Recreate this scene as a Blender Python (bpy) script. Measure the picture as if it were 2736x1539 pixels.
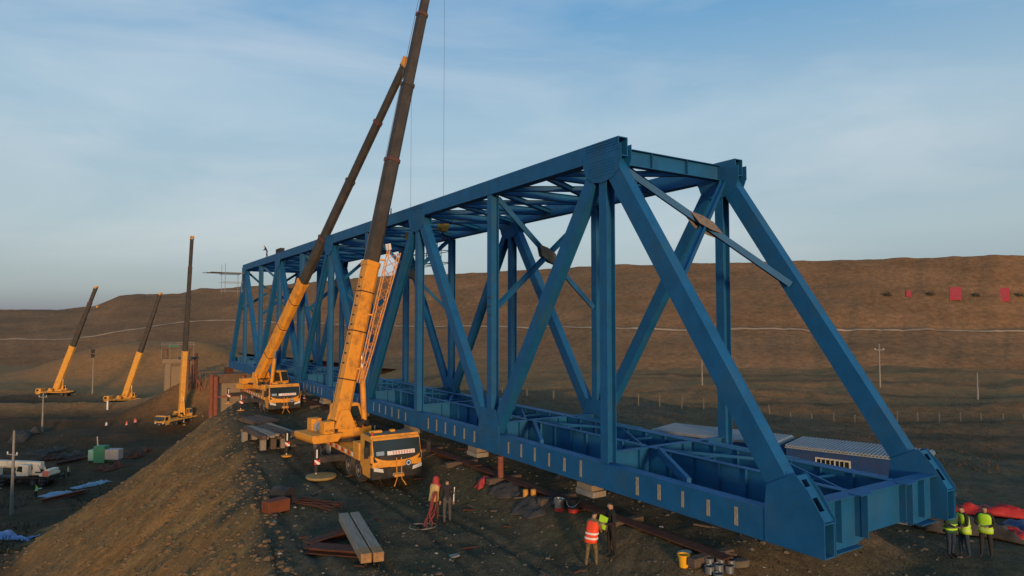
import bpy, bmesh, math, random
import numpy as np
PI = math.pi
from mathutils import Vector, Matrix, Quaternion

random.seed(7)
np.random.seed(7)
S = bpy.context.scene
COL = S.collection
for o in list(bpy.data.objects):
    bpy.data.objects.remove(o)

# ------------------------------------------------------------------ camera
CAM = np.array([-15.70, -10.45, 5.95])
YAW, PITCH = 0.5679, 0.0477
cam_d = bpy.data.cameras.new('camera')
cam = bpy.data.objects.new('camera', cam_d)
COL.objects.link(cam)
cam.location = CAM
cam.rotation_euler = (math.pi / 2 + PITCH, 0, -YAW)
cam_d.sensor_width = 36.0
cam_d.lens = 36.0 * 1793.1 / 2736.0
cam_d.clip_start = 0.2
cam_d.clip_end = 12000
S.camera = cam
S.render.resolution_x, S.render.resolution_y = 1024, 576

# ------------------------------------------------------------------ light
SUN_EL = math.radians(5.5)
SUN_DIR = Vector((-0.34, -0.94, 0)).normalized() * math.cos(SUN_EL) + Vector((0, 0, math.sin(SUN_EL)))
world = bpy.data.worlds.new('World')
S.world = world
world.use_nodes = True
wn, wl = world.node_tree.nodes, world.node_tree.links
wn.clear()
w_out = wn.new('ShaderNodeOutputWorld')
w_bg = wn.new('ShaderNodeBackground')
sky = wn.new('ShaderNodeTexSky')
sky.sky_type = 'NISHITA'
sky.sun_disc = False
sky.sun_elevation = SUN_EL
sky.sun_rotation = math.atan2(SUN_DIR.x, SUN_DIR.y)
sky.altitude = 600
sky.air_density = 1.0
sky.dust_density = 0.6
sky.ozone_density = 2.2
w_tc = wn.new('ShaderNodeTexCoord')
w_map = wn.new('ShaderNodeMapping')
w_map.inputs['Scale'].default_value = (1.0, 1.0, 4.2)
w_map.inputs['Rotation'].default_value = (0.10, 0.06, 0.5)
w_n1 = wn.new('ShaderNodeTexNoise')
w_n1.inputs['Scale'].default_value = 1.9
w_n1.inputs['Detail'].default_value = 7
w_n1.inputs['Roughness'].default_value = 0.55
w_n1.inputs['Distortion'].default_value = 0.5
w_r1 = wn.new('ShaderNodeMapRange')
w_r1.inputs['From Min'].default_value = 0.42
w_r1.inputs['From Max'].default_value = 0.74
w_r1.inputs['To Max'].default_value = 0.85
w_hsv = wn.new('ShaderNodeHueSaturation')
w_hsv.inputs['Saturation'].default_value = 0.55
w_hsv.inputs['Value'].default_value = 1.12
w_mix = wn.new('ShaderNodeMixRGB')
wl.new(w_tc.outputs['Generated'], w_map.inputs['Vector'])
wl.new(w_map.outputs['Vector'], w_n1.inputs['Vector'])
wl.new(w_n1.outputs['Fac'], w_r1.inputs['Value'])
w_sep = wn.new('ShaderNodeSeparateXYZ')
wl.new(w_tc.outputs['Generated'], w_sep.inputs['Vector'])
w_ramp = wn.new('ShaderNodeValToRGB')          # dusk haze, the same all round, changing with height above the horizon
wl.new(w_sep.outputs['Z'], w_ramp.inputs['Fac'])
els = w_ramp.color_ramp.elements
stops = [(0.0, (0.13, 0.165, 0.32)), (0.04, (0.35, 0.42, 0.50)), (0.12, (0.53, 0.64, 0.69)), (0.28, (0.49, 0.69, 0.83)), (0.43, (0.19, 0.47, 0.79)), (1.0, (0.08, 0.30, 0.62))]
els[0].position, els[0].color = stops[0][0], (*stops[0][1], 1)
els[1].position, els[1].color = stops[-1][0], (*stops[-1][1], 1)
for p_, c_ in stops[1:-1]:
    e_ = els.new(p_)
    e_.color = (*c_, 1)
w_gain = wn.new('ShaderNodeMixRGB')
w_gain.blend_type = 'MULTIPLY'
w_gain.inputs['Fac'].default_value = 1.0
w_gain.inputs['Color2'].default_value = (2.4, 2.4, 2.4, 1)
wl.new(w_ramp.outputs['Color'], w_gain.inputs['Color1'])
w_sat = wn.new('ShaderNodeMixRGB')
w_sat.inputs['Fac'].default_value = 0.89
wl.new(sky.outputs['Color'], w_sat.inputs['Color1'])
wl.new(w_gain.outputs['Color'], w_sat.inputs['Color2'])
wl.new(w_sat.outputs['Color'], w_hsv.inputs['Color'])
wl.new(w_r1.outputs['Result'], w_mix.inputs['Fac'])
wl.new(w_sat.outputs['Color'], w_mix.inputs['Color1'])
wl.new(w_hsv.outputs['Color'], w_mix.inputs['Color2'])
wl.new(w_mix.outputs['Color'], w_bg.inputs['Color'])
w_bg.inputs['Strength'].default_value = 0.15
wl.new(w_bg.outputs['Background'], w_out.inputs['Surface'])

sun_d = bpy.data.lights.new('sun', 'SUN')
sun_d.energy = 1.5
sun_d.angle = math.radians(6)
sun_d.color = (1.0, 0.62, 0.34)
sun = bpy.data.objects.new('sun', sun_d)
COL.objects.link(sun)
sun.rotation_euler = SUN_DIR.to_track_quat('Z', 'Y').to_euler()
sun.location = (-60, -30, 40)

S.view_settings.view_transform = 'Standard'
S.view_settings.look = 'None'
S.view_settings.exposure = 1.05
S.view_settings.gamma = 1.0
S.view_settings.use_curve_mapping = False

# ------------------------------------------------------------------ materials
MATS = {}
def mat(name, c, rough=0.6, var=0.25, scale=3.0, metal=0.0, bump=0.0, dirt=None, dirt_amt=0.0, dirt_scale=1.2, spec=0.4, bump_scale=None, stretch=None):
    """plain procedural paint / stone / soil: base colour with two octaves of variation, optional dirt patches and relief"""
    if name in MATS:
        return MATS[name]
    m = bpy.data.materials.new(name)
    m.use_nodes = True
    n, l = m.node_tree.nodes, m.node_tree.links
    b = n['Principled BSDF']
    b.inputs['Roughness'].default_value = rough
    b.inputs['Metallic'].default_value = metal
    b.inputs['Specular IOR Level'].default_value = spec
    tc = n.new('ShaderNodeTexCoord')
    vec = tc.outputs['Object']
    if stretch:
        mp = n.new('ShaderNodeMapping')
        mp.inputs['Scale'].default_value = stretch
        l.new(vec, mp.inputs['Vector'])
        vec = mp.outputs['Vector']
    nz = n.new('ShaderNodeTexNoise')
    nz.inputs['Scale'].default_value = scale
    nz.inputs['Detail'].default_value = 6
    nz.inputs['Roughness'].default_value = 0.65
    l.new(vec, nz.inputs['Vector'])
    mr = n.new('ShaderNodeMapRange')
    mr.inputs['From Min'].default_value = 0.25
    mr.inputs['From Max'].default_value = 0.75
    mr.inputs['To Min'].default_value = 1 - var
    mr.inputs['To Max'].default_value = 1 + var
    l.new(nz.outputs['Fac'], mr.inputs['Value'])
    mul = n.new('ShaderNodeMixRGB')
    mul.blend_type = 'MULTIPLY'
    mul.inputs['Fac'].default_value = 1
    mul.inputs['Color1'].default_value = (*c, 1)
    l.new(mr.outputs['Result'], mul.inputs['Color2'])
    out = mul.outputs['Color']
    if dirt:
        n2 = n.new('ShaderNodeTexNoise')
        n2.inputs['Scale'].default_value = dirt_scale
        n2.inputs['Detail'].default_value = 8
        n2.inputs['Roughness'].default_value = 0.7
        l.new(vec, n2.inputs['Vector'])
        m2 = n.new('ShaderNodeMapRange')
        m2.inputs['From Min'].default_value = 0.48
        m2.inputs['From Max'].default_value = 0.66
        m2.inputs['To Max'].default_value = dirt_amt
        l.new(n2.outputs['Fac'], m2.inputs['Value'])
        mx = n.new('ShaderNodeMixRGB')
        mx.inputs['Color2'].default_value = (*dirt, 1)
        l.new(m2.outputs['Result'], mx.inputs['Fac'])
        l.new(out, mx.inputs['Color1'])
        out = mx.outputs['Color']
        rr = n.new('ShaderNodeMapRange')
        rr.inputs['To Min'].default_value = rough
        rr.inputs['To Max'].default_value = min(1, rough + 0.3)
        l.new(n2.outputs['Fac'], rr.inputs['Value'])
        l.new(rr.outputs['Result'], b.inputs['Roughness'])
    l.new(out, b.inputs['Base Color'])
    if bump:
        n3 = n.new('ShaderNodeTexNoise')
        n3.inputs['Scale'].default_value = bump_scale or scale * 4
        n3.inputs['Detail'].default_value = 5
        l.new(vec, n3.inputs['Vector'])
        bp = n.new('ShaderNodeBump')
        bp.inputs['Strength'].default_value = bump
        bp.inputs['Distance'].default_value = 0.05
        l.new(n3.outputs['Fac'], bp.inputs['Height'])
        l.new(bp.outputs['Normal'], b.inputs['Normal'])
    MATS[name] = m
    return m

BLUE = mat('bridge_blue_paint', (0.004, 0.096, 0.235), 0.5, 0.22, 1.3, dirt=(0.025, 0.090, 0.150), dirt_amt=0.5, dirt_scale=0.7)
BLUE_IN = mat('box_inside_steel', (0.05, 0.06, 0.06), 0.8, 0.3, 3)
PRIMER = mat('unpainted_joint_primer', (0.19, 0.145, 0.10), 0.8, 0.3, 6)
STRIP = mat('masked_steel_strip', (0.29, 0.26, 0.18), 0.7, 0.35, 9)
YEL = mat('crane_orange_paint', (0.78, 0.33, 0.035), 0.45, 0.12, 1.5, dirt=(0.13, 0.075, 0.035), dirt_amt=0.6, dirt_scale=1.5)
YEL_FAR = mat('far_crane_yellow_paint', (0.72, 0.34, 0.05), 0.5, 0.12, 1.5, dirt=(0.2, 0.12, 0.05), dirt_amt=0.4)
WHITEP = mat('cream_white_paint', (0.62, 0.58, 0.46), 0.5, 0.12, 1.5, dirt=(0.25, 0.2, 0.14), dirt_amt=0.4)
BOOMD = mat('boom_dark_grey', (0.050, 0.044, 0.036), 0.55, 0.25, 1.2, dirt=(0.10, 0.08, 0.06), dirt_amt=0.4)
BLACK = mat('chassis_black', (0.022, 0.021, 0.020), 0.6, 0.3, 3, dirt=(0.09, 0.075, 0.055), dirt_amt=0.5)
TYRE = mat('tyre_rubber', (0.030, 0.028, 0.026), 0.9, 0.3, 5, dirt=(0.12, 0.10, 0.075), dirt_amt=0.7)
RIM = mat('wheel_rim', (0.20, 0.17, 0.13), 0.6, 0.3, 5)
STEEL = mat('bright_steel', (0.62, 0.60, 0.56), 0.3, 0.1, 5, metal=0.8)
GREYM = mat('grey_metal', (0.25, 0.25, 0.24), 0.55, 0.2, 4)
RUST = mat('rusty_steel', (0.085, 0.032, 0.018), 0.9, 0.45, 2.0, bump=0.2, dirt=(0.035, 0.02, 0.014), dirt_amt=0.8)
REDPIPE = mat('red_oxide_pipe', (0.22, 0.070, 0.040), 0.75, 0.3, 2, dirt=(0.15, 0.1, 0.07), dirt_amt=0.5)
CONC = mat('concrete', (0.25, 0.185, 0.115), 0.9, 0.2, 1.2, bump=0.15, dirt=(0.13, 0.1, 0.07), dirt_amt=0.6)
CONCG = mat('grey_concrete_pole', (0.24, 0.22, 0.185), 0.9, 0.2, 2)
TIMBER = mat('weathered_timber', (0.25, 0.215, 0.165), 0.9, 0.35, 2.2, bump=0.25, stretch=(8, 0.6, 8))
TIMBER_E = mat('sawn_timber_end', (0.30, 0.17, 0.075), 0.9, 0.4, 8)
PLANK = mat('dark_old_plank', (0.105, 0.078, 0.056), 0.95, 0.45, 2.2, bump=0.3, stretch=(8, 0.6, 8))
REDP = mat('bright_red_paint', (0.55, 0.035, 0.02), 0.5, 0.15, 3)
WHITE = mat('white_paint', (0.75, 0.73, 0.68), 0.6, 0.1, 4)
BUCKET = mat('yellow_plastic_bucket', (0.80, 0.40, 0.02), 0.45, 0.08, 3)
NAVY = mat('container_blue', (0.016, 0.058, 0.17), 0.75, 0.2, 1.5, spec=0.2, dirt=(0.06, 0.06, 0.08), dirt_amt=0.5)
ROOFW = mat('container_roof_white', (0.24, 0.29, 0.32), 0.6, 0.15, 0.8, dirt=(0.2, 0.2, 0.19), dirt_amt=0.5)
BAR = mat('window_bar_cream', (0.48, 0.46, 0.38), 0.6, 0.1, 4)
TARPR = mat('red_tarpaulin', (0.42, 0.022, 0.014), 0.6, 0.25, 2.5, bump=0.4)
TARPB = mat('pale_blue_sheet', (0.26, 0.36, 0.44), 0.6, 0.3, 1.2, bump=0.4, dirt=(0.15, 0.16, 0.15), dirt_amt=0.5)
TARPD = mat('deep_blue_tarpaulin', (0.18, 0.27, 0.48), 0.5, 0.35, 1.5, bump=0.4)
GREENM = mat('green_box_paint', (0.03, 0.16, 0.09), 0.6, 0.25, 2)
SKIN = mat('skin', (0.38, 0.22, 0.14), 0.6, 0.1, 6)
HAIR = mat('black_hair', (0.012, 0.011, 0.010), 0.5, 0.2, 10)
DARKC = mat('dark_cloth', (0.024, 0.023, 0.022), 0.9, 0.3, 6)
NAVYC = mat('navy_cloth', (0.02, 0.035, 0.06), 0.9, 0.3, 6)
GREYC = mat('grey_cloth', (0.07, 0.068, 0.065), 0.9, 0.3, 6)
CAMO = mat('camouflage_cloth', (0.17, 0.125, 0.06), 0.95, 0.3, 8, dirt=(0.05, 0.055, 0.025), dirt_amt=0.95, dirt_scale=7)
ORVEST = mat('orange_vest_cloth', (0.85, 0.075, 0.02), 0.7, 0.1, 5)
LIME = mat('lime_vest_cloth', (0.42, 0.72, 0.03), 0.7, 0.12, 5)
TANV = mat('tan_canvas', (0.48, 0.33, 0.12), 0.85, 0.35, 9)
REDC = mat('dull_red_cloth', (0.36, 0.045, 0.04), 0.85, 0.2, 6)
REFL = mat('reflective_band', (0.80, 0.76, 0.68), 0.4, 0.05, 6)
SHOE = mat('shoe_rubber', (0.02, 0.018, 0.016), 0.8, 0.2, 8)
LEAF = mat('bush_leaf', (0.075, 0.068, 0.036), 0.8, 0.5, 4)
GRASS = mat('dry_grass', (0.075, 0.068, 0.035), 0.9, 0.5, 0.6)
STONE = mat('loose_stone', (0.12, 0.102, 0.074), 0.9, 0.5, 0.9)
LITTER = mat('pale_litter', (0.40, 0.36, 0.29), 0.8, 0.4, 1.5)
SIGNR = mat('red_sign_panel', (0.62, 0.05, 0.04), 0.7, 0.25, 0.8)
ROPE = mat('wire_rope', (0.10, 0.10, 0.10), 0.6, 0.2, 4)

def glass_mat(name, c, rough=0.08):
    m = bpy.data.materials.new(name)
    m.use_nodes = True
    b = m.node_tree.nodes['Principled BSDF']
    b.inputs['Base Color'].default_value = (*c, 1)
    b.inputs['Roughness'].default_value = rough
    b.inputs['Specular IOR Level'].default_value = 0.6
    n, l = m.node_tree.nodes, m.node_tree.links
    nz = n.new('ShaderNodeTexNoise')
    nz.inputs['Scale'].default_value = 2.0
    mr = n.new('ShaderNodeMapRange')
    mr.inputs['To Min'].default_value = rough
    mr.inputs['To Max'].default_value = rough + 0.25
    l.new(nz.outputs['Fac'], mr.inputs['Value'])
    l.new(mr.outputs['Result'], b.inputs['Roughness'])
    return m
GLASS = glass_mat('dark_tinted_glass', (0.018, 0.030, 0.030))
LAMP = glass_mat('headlamp_lens', (0.62, 0.62, 0.60), 0.1)

# ------------------------------------------------------------------ mesh helpers
class MB:
    def __init__(self):
        self.v, self.f, self.m = [], [], []
    def add(self, vs, fs, mi=0):
        o = len(self.v)
        self.v += [tuple(p) for p in vs]
        self.f += [tuple(i + o for i in f) for f in fs]
        self.m += [mi] * len(fs)
        return self
    def box(self, c, s, R=None, mi=0):
        x, y, z = s[0] / 2, s[1] / 2, s[2] / 2
        vs = [Vector(p) for p in ((-x, -y, -z), (x, -y, -z), (x, y, -z), (-x, y, -z), (-x, -y, z), (x, -y, z), (x, y, z), (-x, y, z))]
        if R is not None:
            vs = [R @ p for p in vs]
        c = Vector(c)
        return self.add([p + c for p in vs], [(3, 2, 1, 0), (4, 5, 6, 7), (0, 1, 5, 4), (1, 2, 6, 5), (2, 3, 7, 6), (3, 0, 4, 7)], mi)
    def bb(self, x0, x1, y0, y1, z0, z1, mi=0):
        return self.box(((x0 + x1) / 2, (y0 + y1) / 2, (z0 + z1) / 2), (x1 - x0, y1 - y0, z1 - z0), None, mi)
    def frame(self, p0, p1, side):
        d = (Vector(p1) - Vector(p0))
        L = d.length
        d.normalize()
        s = Vector(side)
        s = (s - d * s.dot(d)).normalized()
        u = d.cross(s)
        return d, s, u, L
    def beam(self, p0, p1, ws, wu, side=(1, 0, 0), mi=0, taper=1.0):
        """solid bar; ws wide along `side`, wu deep along the third axis"""
        d, s, u, L = self.frame(p0, p1, side)
        p0, p1 = Vector(p0), Vector(p1)
        vs = []
        for p, k in ((p0, 1), (p1, taper)):
            for a, b in ((-1, -1), (1, -1), (1, 1), (-1, 1)):
                vs.append(p + s * (a * ws / 2 * k) + u * (b * wu / 2 * k))
        return self.add(vs, [(3, 2, 1, 0), (4, 5, 6, 7), (0, 1, 5, 4), (1, 2, 6, 5), (2, 3, 7, 6), (3, 0, 4, 7)], mi)
    def hbeam(self, p0, p1, ws, wu, side=(1, 0, 0), t=0.03, mi=0):
        """H section: flanges at +-side, web between them"""
        d, s, u, L = self.frame(p0, p1, side)
        for k in (-1, 1):
            off = s * (k * (ws - t) / 2)
            self.beam(Vector(p0) + off, Vector(p1) + off, t, wu, s, mi)
        self.beam(p0, p1, ws - 2 * t - 0.002, t, s, mi)
        return self
    def shell(self, p0, p1, ws, wu, side=(1, 0, 0), t=0.03, mi=0):
        """open-ended box tube of four plates"""
        d, s, u, L = self.frame(p0, p1, side)
        for k in (-1, 1):
            o1 = s * (k * (ws - t) / 2)
            self.beam(Vector(p0) + o1, Vector(p1) + o1, t, wu, s, mi)
            o2 = u * (k * (wu - t) / 2 - k * 0.003)
            self.beam(Vector(p0) + o2, Vector(p1) + o2, ws - 2 * t - 0.002, t, s, mi)
        return self
    def tube(self, p0, p1, r0, r1=None, n=10, mi=0, caps=True):
        r1 = r0 if r1 is None else r1
        p0, p1 = Vector(p0), Vector(p1)
        d = (p1 - p0).normalized()
        a = Vector((0, 0, 1)) if abs(d.z) < 0.9 else Vector((1, 0, 0))
        s = d.cross(a).normalized()
        u = d.cross(s)
        vs = []
        for p, r in ((p0, r0), (p1, r1)):
            for i in range(n):
                t = 2 * math.pi * i / n
                vs.append(p + s * (math.cos(t) * r) + u * (math.sin(t) * r))
        fs = [(i, n + i, n + (i + 1) % n, (i + 1) % n) for i in range(n)]
        if caps:
            fs += [tuple(range(n)), tuple(reversed(range(n, 2 * n)))]
        return self.add(vs, fs, mi)
    def path(self, pts, r, n=6, mi=0):
        for a, b in zip(pts[:-1], pts[1:]):
            self.tube(a, b, r, r, n, mi)
        return self
    def lathe(self, prof, c=(0, 0, 0), n=20, mi=0, axis='Z'):
        vs = []
        for r, h in prof:
            for i in range(n):
                t = 2 * math.pi * i / n
                if axis == 'Z':
                    vs.append((c[0] + r * math.cos(t), c[1] + r * math.sin(t), c[2] + h))
                elif axis == 'X':
                    vs.append((c[0] + h, c[1] + r * math.cos(t), c[2] + r * math.sin(t)))
                else:
                    vs.append((c[0] + r * math.cos(t), c[1] + h, c[2] + r * math.sin(t)))
        fs = []
        for k in range(len(prof) - 1):
            for i in range(n):
                a, b = k * n + i, k * n + (i + 1) % n
                fs.append((a, b, b + n, a + n))
        fs.append(tuple(reversed(range(n))))
        fs.append(tuple(range((len(prof) - 1) * n, len(prof) * n)))
        return self.add(vs, fs, mi)
    def prism(self, poly, ext, mi=0):
        """polygon (3D points, planar) swept along ext"""
        n = len(poly)
        e = Vector(ext)
        vs = [Vector(p) for p in poly] + [Vector(p) + e for p in poly]
        fs = [tuple(range(n)), tuple(reversed(range(n, 2 * n)))]
        fs += [(i, i + n, (i + 1) % n + n, (i + 1) % n) for i in range(n)]
        return self.add(vs, fs, mi)
    def mesh(self, name, mats):
        me = bpy.data.meshes.new(name)
        me.from_pydata(self.v, [], self.f)
        for m in (mats if isinstance(mats, (list, tuple)) else [mats]):
            me.materials.append(m)
        if any(self.m):
            me.polygons.foreach_set('material_index', self.m)
        bm = bmesh.new()
        bm.from_mesh(me)
        bmesh.ops.recalc_face_normals(bm, faces=bm.faces)
        bm.to_mesh(me)
        bm.free()
        return me
    def build(self, name, mats, parent=None, loc=None, rot=None, smooth=False, bevel=0.0):
        me = self.mesh(name, mats)
        if smooth:
            me.polygons.foreach_set('use_smooth', [True] * len(me.polygons))
            try:
                me.set_sharp_from_angle(angle=math.radians(40))
            except Exception:
                pass
        o = bpy.data.objects.new(name, me)
        COL.objects.link(o)
        if parent is not None:
            o.parent = parent
        if loc is not None:
            o.location = loc
        if rot is not None:
            o.rotation_euler = rot
        if bevel:
            b = o.modifiers.new('bevel', 'BEVEL')
            b.width = bevel
            b.segments = 2
            b.limit_method = 'ANGLE'
        return o

def link(name, me, parent=None, loc=None, rot=None, scale=None):
    o = bpy.data.objects.new(name, me)
    COL.objects.link(o)
    if parent is not None:
        o.parent = parent
    if loc is not None:
        o.location = loc
    if rot is not None:
        o.rotation_euler = rot
    if scale is not None:
        o.scale = scale
    return o

def tag(o, label, cat, group=None):
    o['label'] = label
    o['category'] = cat
    if group:
        o['group'] = group
    return o

def thing(name, label, cat, loc=(0, 0, 0), rz=0.0, group=None):
    o = bpy.data.objects.new(name, None)
    o.empty_display_size = 0.5
    COL.objects.link(o)
    o.location = loc
    o.rotation_euler = (0, 0, rz)
    return tag(o, label, cat, group)

def structure(o):
    o['kind'] = 'structure'
    return o
def stuff(o, label=None, cat=None):
    o['kind'] = 'stuff'
    if label:
        o['label'] = label
        o['category'] = cat
    return o

def text_mesh(name, body, size, material, extrude=0.004):
    cu = bpy.data.curves.new(name, 'FONT')
    cu.body = body
    cu.size = size
    cu.extrude = extrude
    cu.align_x = 'CENTER'
    cu.align_y = 'CENTER'
    o = bpy.data.objects.new(name, cu)
    COL.objects.link(o)
    bpy.context.view_layer.update()
    me = bpy.data.meshes.new_from_object(o.evaluated_get(bpy.context.evaluated_depsgraph_get()))
    bpy.data.objects.remove(o)
    bpy.data.curves.remove(cu)
    me.name = name
    me.materials.clear()
    me.materials.append(material)
    return me

# ------------------------------------------------------------------ terrain
FX, FY = math.sin(YAW), math.cos(YAW)
RX, RY = math.cos(YAW), -math.sin(YAW)
def to_uv(x, y):
    dx, dy = x - CAM[0], y - CAM[1]
    return dx * RX + dy * RY, dx * FX + dy * FY
def to_xy(u, v):
    return CAM[0] + u * RX + v * FX, CAM[1] + u * RY + v * FY

_perm = np.random.RandomState(3).rand(512, 512)
def vnoise(x, y):
    xi, yi = np.floor(x).astype(int), np.floor(y).astype(int)
    fx, fy = x - xi, y - yi
    fx, fy = fx * fx * (3 - 2 * fx), fy * fy * (3 - 2 * fy)
    g = lambda a, b: _perm[a % 512, b % 512]
    return (g(xi, yi) * (1 - fx) + g(xi + 1, yi) * fx) * (1 - fy) + (g(xi, yi + 1) * (1 - fx) + g(xi + 1, yi + 1) * fx) * fy - 0.5
def fbm(x, y, sc, octv=4):
    r, a = 0.0, 1.0
    for k in range(octv):
        r = r + a * vnoise(x / sc + 17.3 * k, y / sc + 5.1 * k)
        sc, a = sc * 0.5, a * 0.5
    return r
def sstep(a, b, x):
    t = np.clip((x - a) / (b - a), 0, 1)
    return t * t * (3 - 2 * t)

PLAT = np.array([(-15, -40), (-10.8, 9), (-8.9, 22), (-7.0, 34), (-6.1, 43), (-5.5, 50), (-3.8, 54), (4, 56), (13, 52), (19, 30), (24, 0), (22, -40)], float)
def plat_dist(x, y):
    d2 = np.full(np.shape(x), 1e18)
    inside = np.zeros(np.shape(x), bool)
    n = len(PLAT)
    for i in range(n):
        a, b = PLAT[i], PLAT[(i + 1) % n]
        e = b - a
        t = np.clip(((x - a[0]) * e[0] + (y - a[1]) * e[1]) / (e @ e), 0, 1)
        d2 = np.minimum(d2, (x - a[0] - t * e[0]) ** 2 + (y - a[1] - t * e[1]) ** 2)
        c = ((a[1] > y) != (b[1] > y)) & (x < (b[0] - a[0]) * (y - a[1]) / (b[1] - a[1] + 1e-12) + a[0])
        inside ^= c
    d = np.sqrt(d2)
    return np.where(inside, -d, d)
def plat_z(y):
    return -2.05 + 0.75 * sstep(24, 42, y)
def ground_parts(x, y):
    x, y = np.asarray(x, float), np.asarray(y, float)
    u, v = to_uv(x, y)
    d = plat_dist(x, y)
    zp = plat_z(y)
    drop_l = np.interp(d, [0, 0.8, 6, 14, 22, 34, 60, 100], [0, 0.62, 4.7, 10.2, 14.4, 18.2, 24, 40])
    drop_r = np.interp(d, [0, 6, 7.5, 20, 21.5, 40, 60, 100], [0, 0.25, 1.3, 2.4, 3.6, 4.4, 12.0, 40.0])
    wr = sstep(6, 18, x)
    slope = zp - (drop_l * (1 - wr) + drop_r * wr)
    right = np.interp(v, [0, 32, 45, 60, 84, 87, 104, 108, 144, 224, 420], [-4.3, -4.3, -4.9, -5.6, -6.6, -7.4, -7.5, -8.3, -8.7, -10.3, -10.3])
    left = np.interp(v, [0, 50, 58, 75, 95, 150, 300, 420, 600], [-11.0, -11.4, -12.6, -18.4, -19.9, -20, -20, -19, -17])
    wl = sstep(-18, 22, u + 0.18 * v)
    base = left * (1 - wl) + right * wl
    mu, mv = u + 178, v - 335
    mound = 15.5 * np.exp(-((mu / 46) ** 2 + (mv / 42) ** 2) ** 1.6)
    mound = mound + 11.0 * np.exp(-(((u + 80) / 18) ** 2 + ((v - 191) / 25) ** 2) ** 1.6)
    rd = 2.6 * np.exp(-((v - 196 - 0.25 * (u + 100)) / 9.0) ** 2) * (1 - wl)
    rd2 = 1.6 * np.exp(-((v - 170 - 0.2 * (u + 90)) / 5.0) ** 2) * (1 - wl)
    base = base + mound * (1 - wl) + rd + rd2
    bank = 0.95 * sstep(-2.3, 0.1, x) * (1 - sstep(7.2, 8.6, x)) * sstep(1.0, 3.6, y) * (1 - sstep(47, 52, y))
    sl = np.where(d < 0, zp + bank * np.clip((-0.55 - zp) / 1.5, 0, 1), slope)
    w = sstep(-1.2, 1.2, sl - base)
    z = base * (1 - w) + sl * w
    return z, d, w, u, v, wl, mound
def ground_noise(x, y, d, w, v):
    rough = np.where(d < 0, 0.16, 0.55)
    n = fbm(x, y, 7.0, 4) * rough + fbm(x, y, 1.3, 3) * 0.10 * np.where(d < 0, 0.9, 1.6)
    sl = sstep(0.4, 2.5, d) * (1 - sstep(20, 34, d)) * (x < 8)
    along = x * 0.13 + y * 0.99 + 0.25 * d
    n = n + sl * (fbm(along * 1.0, d * 0.12 + 40, 1.6, 4) * 0.55 + fbm(x + 7, y + 3, 0.5, 3) * 0.16)
    xc = -8.9 + 0.085 * y
    inn = (d < -0.3) & (y < 40)
    for off in (-1.0, 1.0, 3.1, 4.9):
        q = x - xc - off - 0.25 * np.sin(y * 0.35 + off)
        n = n - 0.09 * np.exp(-(q / 0.20) ** 2) * inn + 0.04 * np.exp(-((np.abs(q) - 0.38) / 0.14) ** 2) * inn
    n = n + fbm(x + 50, y, 60.0, 3) * 2.2 * sstep(60, 160, v)
    n = n + fbm(x * 1.0, y + 90, 14.0, 4) * 1.1 * sstep(55, 110, v)
    return n
def gz(x, y):
    z, d, w, u, v, wl, mo = ground_parts(np.array([x]), np.array([y]))
    return float((z + ground_noise(np.array([float(x)]), np.array([float(y)]), d, w, v))[0])

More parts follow.
